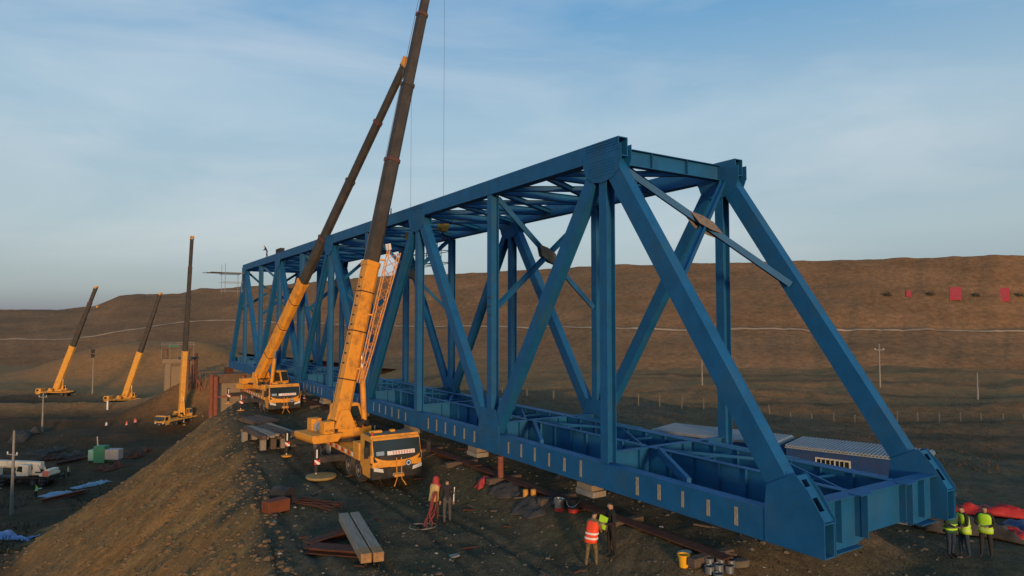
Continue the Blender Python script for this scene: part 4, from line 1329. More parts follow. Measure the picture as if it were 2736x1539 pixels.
# ------------------------------------------------------------------ site huts (containers)
def container(label, c, axis, L, W, H, windows, end_paint=NAVY, group='blue site cabins behind the bridge'):
    """origin at the front left bottom corner; local +x along the long side, +y to the back"""
    rz = math.atan2(axis[1], axis[0])
    t = thing('site_cabin', label, 'cabin', c, rz, group)
    m = MB()
    m.bb(0, L, 0, 0.06, 0.12, H - 0.16)
    m.bb(0, L, W - 0.06, W, 0.12, H - 0.16)
    wb = m.build('long_wall', NAVY, t)
    MB().bb(0.002, 0.06, 0.061, W - 0.061, 0.12, H - 0.16).build('end_wall', end_paint, t)
    MB().bb(L - 0.06, L - 0.002, 0.061, W - 0.061, 0.12, H - 0.16).build('end_wall', mat('end_wall_blue', (0.06, 0.12, 0.20), 0.6, 0.2, 2), t)
    m = MB()
    n = int(L / 0.14)
    for k in range(n):
        x0 = L * k / n
        m.bb(x0, x0 + L / n * 0.52, -0.10, W + 0.10, H - 0.11, H - 0.05)
        m.bb(x0 + L / n * 0.52, x0 + L / n, -0.10, W + 0.10, H - 0.15, H - 0.088)
    m.build('corrugated_roof', ROOFW, t)
    MB().bb(-0.04, L + 0.04, -0.06, W + 0.06, H - 0.20, H - 0.152).build('roof_trim', ROOFW, t)
    MB().bb(-0.02, L + 0.02, -0.03, W + 0.03, 0, 0.12).build('base_frame', GREYM, t)
    for (x0, x1) in windows:
        z0, z1 = 1.15, 2.15
        w = MB().bb(x0, x1, -0.012, -0.002, z0, z1).build('window', GLASS, t)
        fr = MB()
        fr.bb(x0 - 0.06, x0, -0.05, -0.001, z0 - 0.06, z1 + 0.06)
        fr.bb(x1, x1 + 0.06, -0.05, -0.001, z0 - 0.06, z1 + 0.06)
        fr.bb(x0, x1, -0.05, -0.001, z1, z1 + 0.06)
        fr.bb(x0, x1, -0.05, -0.001, z0 - 0.06, z0)
        fr.build('window_frame', BAR, w)
        nb = 7
        for k in range(1, nb):
            xx = x0 + (x1 - x0) * k / nb
            wd = 0.03 if k != nb // 2 + 1 else 0.06
            MB().bb(xx - wd / 2, xx + wd / 2, -0.075, -0.052, z0 - 0.04, z1 + 0.04).build('window_bar', BAR, w)
        MB().bb(x0 - 0.05, x1 + 0.05, -0.098, -0.078, z0 + 0.22, z0 + 0.25).build('window_bar', BAR, w)
    return t
ax = Vector((0.316, -0.949, 0)).normalized()
zc = -2.05
container('blue site cabin with barred window behind the far end post', (10.22, 8.0, zc), ax, 5.2, 2.45, 2.66, [(1.25, 2.5)])
container('blue site cabin farther left, partly hidden behind a bridge post', (8.2, 14.1, zc), ax, 6.0, 2.45, 2.66, [(2.1, 3.4)], end_paint=NAVY)
tag(MB().bb(-0.3, 0.3, -0.12, 0.12, 0, 2.0).build('gas_locker', mat('orange_locker', (0.55, 0.13, 0.04), 0.6, 0.2, 2), None, (10.0, 8.28, -2.05), (0, 0, math.atan2(ax.y, ax.x)), bevel=0.02), 'orange upright locker squeezed between the two site cabins', 'locker')

# ------------------------------------------------------------------ utility poles and fence
def pole(label, x, y, h, arm=True, r=0.16, group='utility poles', z=None, extra=None):
    zb = gz(x, y) - 0.2 if z is None else z
    t = thing('utility_pole', label, 'utility pole', (x, y, zb), random.uniform(-0.4, 0.4) - YAW, group)
    MB().tube((0, 0, 0), (0, 0, h), r * 1.15, r * 0.65, 10).build('pole_shaft', CONCG, t, smooth=True)
    if arm:
        zz = h * 0.86 if extra != 'low' else h * 0.72
        a = MB().bb(-0.95, 0.95, -0.2, -0.12, zz - 0.06, zz + 0.06).build('cross_arm', GREYM, t)
        for xx in (-0.85, 0.85):
            MB().lathe([(0.05, 0), (0.09, 0.1), (0.05, 0.16), (0.09, 0.22), (0.04, 0.3)], (xx, -0.16, zz + 0.06), 8).build('insulator', WHITE, a)
        MB().lathe([(0.05, 0), (0.09, 0.1), (0.05, 0.16), (0.09, 0.22), (0.04, 0.3)], (0, 0, h), 8).build('insulator', BLACK, t)
    if extra == 'trans':
        for zz in (h - 1.0, h - 2.6):
            MB().lathe([(0.5, 0), (0.55, 0.1), (0.55, 1.2), (0.4, 1.3)], (0, -0.3, zz), 12).build('transformer', BLACK, t)
pole('nearest concrete utility pole with cross arm, in front of the white crane', -23.1, 101.6, 11.3, extra='low', r=0.2)
pole('second concrete utility pole, left of the valley floor', -23.0, 178.3, 9.6, r=0.2)
pole('utility pole with dark transformer cans between the two far cranes', -12.3, 272.7, 15.5, arm=False, extra='trans', r=0.22)
pole('utility pole right of the bridge, taller of the two on the far field', 129.0, 69.3, 9.6, r=0.17)
pole('short pole at the right edge of the far field', 118.8, 46.3, 5.0, arm=False, r=0.14)
pole('slim pole seen through the first truss opening', 89.1, 83.0, 5.6, arm=False, r=0.13)
post_me = MB().bb(-0.07, 0.07, -0.07, 0.07, 0, 1.75).bb(-0.075, 0.075, -0.075, 0.075, 1.751, 1.80).mesh('fence_post', mat('fence_post_concrete', (0.15, 0.135, 0.105), 0.9, 0.2, 2))
fp = [(44.6, 58.0), (56.6, 46.4), (86.4, 27.4), (112.0, 12.0)]
cnt = 0
acc = []
for (a, b) in zip(fp[:-1], fp[1:]):
    L = math.hypot(b[0] - a[0], b[1] - a[1])
    n = int(L / 2.6)
    for k in range(n):
        t = k / n
        acc.append((a[0] + (b[0] - a[0]) * t, a[1] + (b[1] - a[1]) * t))
nf = len(acc)
for k, (x, y) in enumerate(acc):
    o = link('fence_post', post_me, None, (x, y, gz(x, y) - 0.08), (random.uniform(-.06, .06), random.uniform(-.06, .06), random.uniform(0, 1)), (0.8, 0.8, random.uniform(0.75, 1.0)))
    tag(o, 'short concrete fence post in the row across the dim field right', 'fence post', 'fence posts in the field')
# second row farther left behind the bridge
for k in range(9):
    x, y = 38.5 - 2.0 * k, 64.0 + 3.4 * k
    o = link('fence_post', post_me, None, (x, y, gz(x, y) - 0.08), (random.uniform(-.06, .06), random.uniform(-.06, .06), random.uniform(0, 1)))
    tag(o, 'short concrete fence post seen between the bridge members', 'fence post', 'fence posts behind the bridge')

# ------------------------------------------------------------------ red signs and bushes on the hill
def hill_place(ax_, s):
    x, y, z = hill_xyz(np.array([ax_]), np.array([s]))
    return float(x[0]), float(y[0]), float(z[0])
def tilt(ax_, s):
    p, q = Vector(hill_place(ax_, s - 0.03)), Vector(hill_place(ax_, s + 0.03))
    return q - p
for k, (aa, ww, hh, lb) in enumerate(((0.5916, 1.9, 2.6, 'small faded red sign panel on the hill, leftmost of the red signs'), (0.6615, 4.4, 5.6, 'large red sign panel on the hill, left of the large pair'), (0.7325, 4.4, 5.8, 'large red sign panel on the hill by the right edge'))):
    sgm = 0.65
    # bearings are measured from the viewpoint's own axis
    p = hill_place(aa, sgm)
    tv = tilt(aa, sgm)
    rise = math.atan2(tv.z, math.hypot(tv.x, tv.y))
    t = thing('hill_sign', lb, 'sign', (p[0], p[1], p[2] + 0.45), 0, 'red signs on the hill')
    t.rotation_euler = (-(PI / 2 - rise), 0, -math.atan(aa) - YAW)
    hh = 1.12 * hh / math.sin(rise + 0.02)
    MB().bb(-ww / 2, ww / 2, -0.08, 0.08, -hh / 2, hh / 2).build('panel', SIGNR, t)
    for s in (-1, 1):
        for e in (-1, 1):
            MB().tube((s * ww * 0.42, -0.12, e * hh * 0.46), (s * ww * 0.42, 0.9, e * hh * 0.46), 0.06, 0.06, 6).build('peg', GREYM, t)
    if ww > 3:
        rs = random.Random(k)
        m = MB()
        for j in range(9):
            a, b = rs.uniform(-ww * 0.36, ww * 0.36), rs.uniform(-hh * 0.36, hh * 0.36)
            if rs.random() < 0.5:
                m.bb(max(a - 0.9, -ww * 0.42), min(a + 0.9, ww * 0.42), -0.10 - 0.003 * j, -0.083, b - 0.2, b + 0.2)
            else:
                m.bb(a - 0.12, a + 0.12, -0.10 - 0.003 * j, -0.083, max(b - 1.8, -hh * 0.44), min(b + 1.8, hh * 0.44))
        stuff(m.build('faded_strokes', mat('faded_pink_strokes', (0.50, 0.10, 0.08), 0.8, 0.2, 2), t))
def bush(label, p, r, n=260, group='bushes on the hill', flat=0.7):
    t = thing('bush', label, 'bush', p, 0, group)
    m = MB()
    rs = random.Random(hash(label) % 1000)
    for k in range(n):
        while True:
            q = Vector((rs.uniform(-1, 1), rs.uniform(-1, 1), rs.uniform(0, 1)))
            if 0.25 < q.length < 1:
                break
        q = Vector((q.x * r * rs.uniform(0.7, 1.1), q.y * r, q.z * r * flat))
        sz = r * rs.uniform(0.06, 0.14)
        d1 = Vector((rs.gauss(0, 1), rs.gauss(0, 1), rs.gauss(0, 1))).normalized() * sz
        d2 = Vector((rs.gauss(0, 1), rs.gauss(0, 1), rs.gauss(0, 1))).normalized() * sz
        m.add([q - d1, q + d2, q + d1, q - d2], [(0, 1, 2, 3)])
    m.build('foliage', LEAF, t)
    st = MB()
    for k in range(5):
        a = rs.uniform(0, 6.28)
        st.tube((0, 0, -0.2), (math.cos(a) * r * 0.5, math.sin(a) * r * 0.5, r * flat * 0.7), r * 0.03, r * 0.012, 5)
    st.build('stems', PLANK, t)
for aa, lb in ((0.560, 'dark bush on the hill left of the small red sign'), (0.624, 'dark bush on the hill between the small and large red signs'), (0.692, 'dark bush on the hill between the two large red signs'), (0.757, 'dark bush on the hill at the right picture edge')):
    p = hill_place(aa, 0.64)
    bush(lb, (p[0], p[1], p[2] - 0.2), 2.0, flat=1.0)

# ------------------------------------------------------------------ timbers, plates, planks and debris on the platform
def on_ground(x, y, dz=0.0):
    return (x, y, gz(x, y) + dz)
def timber(label, a, b, w, h, group):
    a, b = Vector(a), Vector(b)
    L = (b - a).length
    d = (b - a).normalized()
    t = thing('timber_beam', label, 'timber', a, 0, group)
    t.rotation_mode = 'QUATERNION'
    t.rotation_quaternion = d.to_track_quat('Y', 'Z')
    MB().bb(-w / 2, w / 2, 0.25, L, 0, h).build('beam', TIMBER, t, bevel=0.02)
    MB().bb(-w / 2 - 0.002, w / 2 + 0.002, -0.35, 0.25, -0.002, h + 0.002).build('sawn_end', TIMBER_E, t, bevel=0.02)
za = gz(-7.9, 10.6) + 0.22
timber('weathered grey timber beam on the rusty plates, left one of two', (-7.86, 10.7, za), (-7.12, 15.0, za + 0.05), 0.34, 0.3, 'pair of timber beams')
timber('weathered grey timber beam on the rusty plates, right one of two', (-7.48, 10.6, za), (-6.72, 14.9, za + 0.05), 0.34, 0.3, 'pair of timber beams')
def rust_beam(label, a, b, w, h, cat='steel beam', group=None, nm='steel_beam'):
    a, b = Vector(a), Vector(b)
    m = MB().hbeam((0, 0, h / 2), (0, (b - a).length, h / 2), h, w, (0, 0, 1), 0.03)
    o = m.build(nm, RUST, None, a)
    o.rotation_mode = 'QUATERNION'
    o.rotation_quaternion = (b - a).normalized().to_track_quat('Y', 'Z')
    return tag(o, label, cat, group)
zg = gz(-8.3, 13.0)
rust_beam('rust red steel beam under the timbers, upper arm of the wedge', (-8.95, 13.35, zg + 0.0), (-7.0, 14.15, zg + 0.02), 0.45, 0.22, group='rust red beams under the timbers')
rust_beam('rust red steel beam under the timbers, lower arm of the wedge', (-8.95, 13.1, zg + 0.0), (-7.2, 11.3, zg + 0.02), 0.60, 0.20, group='rust red beams under the timbers')
tag(MB().bb(-0.5, 0.5, -0.28, 0.28, 0, 0.5).build('steel_block', mat('orange_rust_block', (0.15, 0.045, 0.018), 0.85, 0.3, 2), None, on_ground(-8.75, 18.7, -0.03), (0, 0, 0.3), bevel=0.03), 'orange rusty steel block near the edge of the slope', 'steel block')
tag(MB().lathe([(0.30, 0), (0.36, 0.0), (0.36, 0.9), (0.30, 0.9)], (0, 0, 0), 18, 0, 'Y').build('pipe_stub', BLACK, None, on_ground(-8.0, 19.3, 0.33), (0, 0, 0.5), smooth=True), 'dark pipe stub beside the orange rusty block', 'pipe')
rg = thing('rebar_pile', 'low pile of rust brown rods left of the nearest crane front', 'rods', on_ground(-7.0, 18.6), 0.5)
for k in range(16):
    MB().tube((random.uniform(-0.5, 0.5), -1.0 + random.uniform(-.2, .2), 0.04 + 0.03 * (k % 4)), (random.uniform(-0.5, 0.5), 1.1 + random.uniform(-.3, .3), 0.05 + 0.03 * (k % 4)), 0.025, 0.025, 5).build('rod', RUST, rg)
def plank_stack(label, c, rz, nx, nz_, L, legs=True):
    t = thing('plank_stack', label, 'planks', c, rz, 'plank stacks by the slope')
    if legs:
        for k in range(4):
            MB().bb(-0.9 + 0.6 * k - 0.16, -0.9 + 0.6 * k + 0.16, -L / 2 + 0.1, -L / 2 + 0.34, 0, 0.62).build('bearer', PLANK if k % 2 else TIMBER, t, bevel=0.02)
            MB().bb(-0.9 + 0.6 * k - 0.16, -0.9 + 0.6 * k + 0.16, L / 2 - 0.6, L / 2 - 0.3, 0, 0.62).build('bearer', TIMBER, t, bevel=0.02)
    for j in range(nz_):
        for k in range(nx):
            o = MB().bb(-0.12, 0.12, -L / 2, L / 2, 0, 0.14).build('plank', PLANK if random.random() < .75 else TIMBER, t, (-(nx - 1) * 0.14 + 0.28 * k + random.uniform(-.03, .03), random.uniform(-0.3, 0.3), (0.63 if legs else 0.03) + 0.15 * j), (random.uniform(-.01, .02), 0, random.uniform(-0.05, 0.05)))
plank_stack('larger stack of old planks on bearers left of the nearest crane', on_ground(-5.9, 33.0), 0.10, 7, 2, 4.2)
plank_stack('low stack of old planks in front of the second crane', on_ground(-5.0, 39.6), 0.25, 6, 2, 3.0, legs=False)
tag(MB().lathe([(0.72, 0.0), (0.76, 0.06), (0.74, 0.12), (0.3, 0.14)], (0, 0, 0), 22).build('outrigger_mat', mat('mustard_mat', (0.30, 0.21, 0.075), 0.85, 0.25, 3), None, on_ground(-5.45, 23.4, 0.0), smooth=True), 'round mustard coloured outrigger mat lying left of the nearest crane', 'mat')

# small things along the bridge side
def lathe_obj(name, label, cat, prof, m, loc, group=None, rot=None, n=20):
    return tag(MB().lathe(prof, (0, 0, 0), n).build(name, m, None, loc, rot, smooth=True), label, cat, group)
def open_bucket(label, loc, r0, r1, h, m, m2=None, group=None):
    t = thing('bucket', label, 'bucket', loc, random.uniform(0, 3), group)
    MB().lathe([(r0 * 0.9, 0), (r0, 0.01), (r1, h), (r1 + 0.02, h), (r1 + 0.02, h - 0.03), (r1 - 0.015, h - 0.012), (r0 - 0.02, 0.03)], (0, 0, 0), 22).build('bucket_wall', m, t, smooth=True)
    pts = [(math.cos(a) * (r1 + 0.02), 0.1 * math.sin(a), h - 0.03 - 0.22 * math.sin(a)) for a in [PI * k / 8 for k in range(9)]]
    MB().path([(p[0], p[1] + r1 * 0.9 * math.sin(PI * k / 8), p[2]) for k, p in enumerate(pts)], 0.008, 5).build('bail_handle', STEEL, t)
    if m2:
        MB().lathe([(r0 + 0.012, 0.0), (r0 + 0.014, h * 0.28)], (0, 0, 0), 22).build('painted_base', m2, t)
    return t
open_bucket('yellow plastic bucket standing at the bottom edge right of the workers', on_ground(-0.66, 3.75, -0.03), 0.13, 0.165, 0.37, BUCKET)
open_bucket('shiny metal pail with red base under the bridge side', on_ground(-0.42, 10.2, -0.02), 0.16, 0.19, 0.45, STEEL, REDP, 'pails with red bases')
open_bucket('black pail with red base beside the shiny metal pail', on_ground(-0.20, 9.6, -0.02), 0.19, 0.22, 0.50, BLACK, REDP, 'pails with red bases')
for k, (dx, lb) in enumerate(((0.0, 'left small orange can in front of the dark rubble'), (0.42, 'right small orange can in front of the dark rubble'))):
    lathe_obj('paint_can', lb, 'can', [(0.11, 0), (0.11, 0.28), (0.09, 0.30)], mat('can_orange', (0.58, 0.27, 0.05), 0.5, 0.25, 5), on_ground(-0.34 + dx * 0.3, 12.6 - dx * 0.9, 0.0), 'orange cans')
jar_prof = [(0.12, 0), (0.135, 0.02), (0.135, 0.20), (0.14, 0.22), (0.125, 0.22), (0.12, 0.04)]
jm = MB().lathe(jar_prof, (0, 0, 0), 16).mesh('tin', mat('dull_tin', (0.25, 0.28, 0.30), 0.35, 0.2, 6, metal=0.6))
for k, (x, y) in enumerate(((-0.42, 3.0), (-0.15, 2.9), (-0.2, 3.2), (0.1, 3.05), (0.12, 2.75), (-0.4, 2.7), (0.36, 2.9), (0.3, 3.2))):
    tag(link('tin', jm, None, on_ground(x, y, 0.0)), 'small open grey tin in the cluster at the bottom edge', 'tin', 'cluster of grey tins')
def slab(name, label, cat, loc, s, m, rz=0.0, group=None):
    mb = MB()
    rs = random.Random(hash(label) % 997)
    n = 9
    pts = []
    for k in range(n):
        a = 2 * PI * k / n
        r = rs.uniform(0.8, 1.1)
        pts.append((math.cos(a) * s[0] / 2 * r, math.sin(a) * s[1] / 2 * r, 0))
    mb.prism(pts, (0, 0, s[2]))
    return tag(mb.build(name, m, None, loc, (rs.uniform(-.05, .05), rs.uniform(-.05, .05), rz), bevel=min(s) * 0.2), label, cat, group)
slab('flat_stone', 'pale flat stone slab behind the yellow bucket', 'stone', on_ground(-0.25, 4.1, -0.03), (0.6, 0.35, 0.12), LITTER)
slab('flat_stone', 'pale brown stone slab right of the grey tins', 'stone', on_ground(0.75, 2.85, -0.03), (0.6, 0.4, 0.2), STONE)
slab('flat_board', 'grey flat board on the gravel left of the orange vest worker', 'board', on_ground(-5.0, 10.1, 0.0), (0.6, 0.32, 0.05), mat('grey_board', (0.22, 0.21, 0.19), 0.9, 0.2, 3))

# ------------------------------------------------------------------ crumpled sheets
def sheet(name, label, cat, pts_c, size, m, rz=0.0, h=0.35, seed=0, group=None, nx=26, ny=14, follow=True):
    B, A = np.meshgrid(np.linspace(-0.5, 0.5, ny), np.linspace(-0.5, 0.5, nx), indexing='ij')
    wob = 1 + 0.28 * np.sin(3.1 * A + seed) + 0.18 * np.sin(9 * A + seed * 2)
    x, y = A * size[0] + 0.12 * size[1] * np.sin(7 * B + seed), B * size[1] * wob
    X = (pts_c[0] + x * math.cos(rz) - y * math.sin(rz)).ravel()
    Y = (pts_c[1] + x * math.sin(rz) + y * math.cos(rz)).ravel()
    f = fbm(X + seed * 13.0, Y, 0.9 * size[1] / 2, 4) + 0.5
    edge = np.minimum(1, np.minimum(6 * (0.5 - abs(A)) + 0.05, 5 * (0.5 - abs(B)) + 0.1)).ravel()
    gp = ground_parts(X, Y)
    Z = gp[0] + ground_noise(X, Y, gp[1], gp[2], gp[4]) + 0.03 + h * np.maximum(0, f) * edge
    vs, fs = np.stack([X, Y, Z], -1).tolist(), []
    for j in range(ny - 1):
        for i in range(nx - 1):
            k = j * nx + i
            fs.append((k, k + 1, k + nx + 1, k + nx))
    mb = MB().add(vs, fs)
    o = mb.build(name, m)
    o.data.polygons.foreach_set('use_smooth', [True] * len(o.data.polygons))
    so = o.modifiers.new('solid', 'SOLIDIFY')
    so.thickness = 0.02
    return tag(o, label, cat, group)
sheet('tarpaulin', 'long crumpled red tarpaulin on the ground at the right edge, farther one', 'tarpaulin', (16.0, 2.6), (4.4, 0.8), TARPR, math.radians(-62), 0.55, 1, 'red tarpaulins at the right')
sheet('tarpaulin', 'crumpled red tarpaulin at the right edge nearer the lime vest workers', 'tarpaulin', (13.9, 0.3), (2.0, 0.6), TARPR, math.radians(-58), 0.35, 2, 'red tarpaulins at the right')
sheet('tarpaulin', 'dark blue sheet lying between the two red tarpaulins', 'tarpaulin', (15.0, 0.7), (1.8, 0.8), mat('dark_blue_sheet', (0.03, 0.05, 0.12), 0.6, 0.3, 3), math.radians(-58), 0.3, 3)
tag(MB().bb(-0.75, 0.75, -0.09, 0.09, 0, 0.16).build('timber_beam', mat('yellow_batten', (0.46, 0.34, 0.12), 0.8, 0.2, 4), None, on_ground(13.2, 3.0, 0.02), (0, 0, -0.55), bevel=0.01), 'pale yellow batten lying in front of the farther red tarpaulin', 'batten')
sheet('site_rubble', 'low dark rubble heap between the red tarpaulins and the lime vest workers', 'rubble', (12.6, 2.0), (3.2, 1.6), mat('rubble_dark', (0.06, 0.052, 0.042), 0.95, 0.6, 2, bump=0.5), math.radians(-58), 0.6, 5)
sheet('cloth_heap', 'dull red cloth heap lying near the bridge left of the pipe prop', 'cloth', (-0.55, 15.7), (0.7, 0.6), REDC, 0.3, 0.30, 6, nx=12, ny=10)
tag(MB().bb(-0.25, 0.25, -0.05, 0.05, 0, 0.07).build('batten', mat('yellow_batten', (0.46, 0.34, 0.12)), None, on_ground(-0.25, 15.2, 0.02), (0, 0, -0.4)), 'short yellow stick lying right of the dull red cloth heap', 'stick')
for k, (x, y, lb) in enumerate(((-0.35, 13.9, 'dark rubble heap under the near chord, farther one'), (-0.7, 11.6, 'dark rubble heap left of the shiny metal pail'))):
    sheet('rubble_heap', lb, 'rubble', (x, y), (1.8, 0.9), mat('rubble_dark', (0.06, 0.052, 0.042)), math.radians(100), 0.16, 7 + k, 'dark rubble heaps')
# valley sheets and beams
sheet('tarpaulin', 'pale blue sheet on the valley floor, left of a pair', 'tarpaulin', (-18.2, 111.6), (4.2, 2.0), TARPB, math.radians(25), 0.5, 9, 'pale blue sheets in the valley')
sheet('tarpaulin', 'pale blue sheet on the valley floor, right of a pair by the slope', 'tarpaulin', (-14.0, 115.2), (5.4, 1.8), TARPB, math.radians(25), 0.6, 10, 'pale blue sheets in the valley')
sheet('tarpaulin', 'crumpled blue tarpaulin at the lower left picture edge', 'tarpaulin', (-20.5, 61.5), (3.4, 2.0), TARPD, math.radians(-20), 0.5, 11)
def ground_bar(name, label, cat, a, b, w, h, m, group=None, dz=0.0):
    za, zb = gz(*a), gz(*b)
    A, B = Vector((a[0], a[1], za + h / 2 + dz)), Vector((b[0], b[1], zb + h / 2 + dz))
    mb = MB().hbeam((0, 0, 0), (0, (B - A).length, 0), h, w, (0, 0, 1), 0.05)
    o = mb.build(name, m, None, A)
    o.rotation_mode = 'QUATERNION'
    o.rotation_quaternion = (B - A).normalized().to_track_quat('Y', 'Z')
    return tag(o, label, cat, group)
ground_bar('steel_beam', 'long rust brown beam lying below the pale blue sheets', 'steel beam', (-20.0, 106.9), (-14.8, 110.9), 0.6, 0.5, REDPIPE)
for k in range(5):
    ground_bar('steel_beam', 'rusty beam stacked beside the green box in the valley', 'steel beam', (-19.0 + 0.4 * k, 133 + 1.1 * k), (-12.5 + 0.5 * k, 138.0 + 1.2 * k), 0.5, 0.6, RUST, 'rusty beams by the green box')
gb = thing('equipment_box', 'tall green equipment box in the valley beside rusty beams', 'equipment box', on_ground(-12.4, 133.0, 0.0), -YAW)
MB().bb(-0.9, 1.1, -0.8, 0.8, 0, 3.0).build('box_body', GREENM, gb, bevel=0.05)
MB().bb(-1.9, -0.92, -0.7, 0.7, 0.4, 2.3).build('side_panel', mat('pale_green_panel', (0.16, 0.34, 0.26), 0.6, 0.2, 2), gb, bevel=0.03)
MB().tube((-0.6, 0, 3.0), (-0.75, 0, 4.6), 0.1, 0.1, 8).build('exhaust_pipe', LITTER, gb)
MB().bb(1.14, 3.6, -0.8, 0.8, 0.6, 2.4).build('generator_body', GREYM, gb, bevel=0.05)
tag(MB().tube((0, 0, 0), (0, 0, 2.4), 0.22, 0.22, 10).build('marker_post', WHITE, None, on_ground(-9.5, 206.0)), 'short white marker post below the far cranes', 'post')

for k, (x, y, L, W_, hh, lb) in enumerate(((-16.5, 140.5, 6.0, 3.0, 1.1, 'long dark heap of material behind the green box'), (-10.5, 127.5, 5.0, 2.2, 0.9, 'dark reddish heap of material right of the green box'), (-20.5, 150.0, 7.0, 3.0, 1.0, 'dark heap of material behind the white crane'), (-6.0, 140.0, 6.5, 2.5, 1.2, 'dark heap of material at the foot of the fill slope'), (-26.0, 172.0, 9.0, 4.0, 1.6, 'low dark earth heap near the second utility pole'))):
    sheet('material_pile', lb, 'material heap', (x, y), (L, W_), (RUST if k % 2 else mat('rubble_dark', (0.06, 0.052, 0.042))), math.radians(20 + 13 * k), hh, 20 + k, 'dark heaps on the valley floor')
for k in range(6):
    ground_bar('steel_beam', 'rusty beam in the loose row left of the green box', 'steel beam', (-24.0 + 1.0 * k, 140 - 0.6 * k), (-20.0 + 1.1 * k, 146.0 - 0.5 * k), 0.4, 0.45, RUST, 'loose rusty beams in the valley')
# ------------------------------------------------------------------ people
def skin_body(name, J, edges, mats_by_seg, mats):
    """one continuous skinned body; J: joint -> (pos, radius)"""
    names = list(J)
    idx = {k: i for i, k in enumerate(names)}
    me = bpy.data.meshes.new(name)
    me.from_pydata([J[k][0] for k in names], [(idx[a], idx[b]) for a, b in edges], [])
    ob = bpy.data.objects.new(name, me)
    COL.objects.link(ob)
    sk = ob.modifiers.new('skin', 'SKIN')
    sk.use_smooth_shade = True
    for i, k in enumerate(names):
        r = J[k][1]
        me.skin_vertices[0].data[i].radius = r if isinstance(r, tuple) else (r, r)
        me.skin_vertices[0].data[i].use_root = (k == 'pelvis')
    ss = ob.modifiers.new('sub', 'SUBSURF')
    ss.levels = ss.render_levels = 1
    bpy.context.view_layer.update()
    out = bpy.data.meshes.new_from_object(ob.evaluated_get(bpy.context.evaluated_depsgraph_get()))
    bpy.data.objects.remove(ob)
    out.name = name
    out.materials.clear()
    for m in mats:
        out.materials.append(m)
    segs = [(Vector(J[a][0]), Vector(J[b][0]), mats_by_seg(a, b)) for a, b in edges]
    mi = []
    for p in out.polygons:
        c = p.center
        best, bi = 1e9, 0
        for a, b, s in segs:
            e = b - a
            t = max(0, min(1, (c - a).dot(e) / max(e.length_squared, 1e-9)))
            d = (c - a - e * t).length
            if d < best:
                best, bi = d, s
        mi.append(bi)
    out.polygons.foreach_set('material_index', mi)
    out.polygons.foreach_set('use_smooth', [True] * len(mi))
    return out

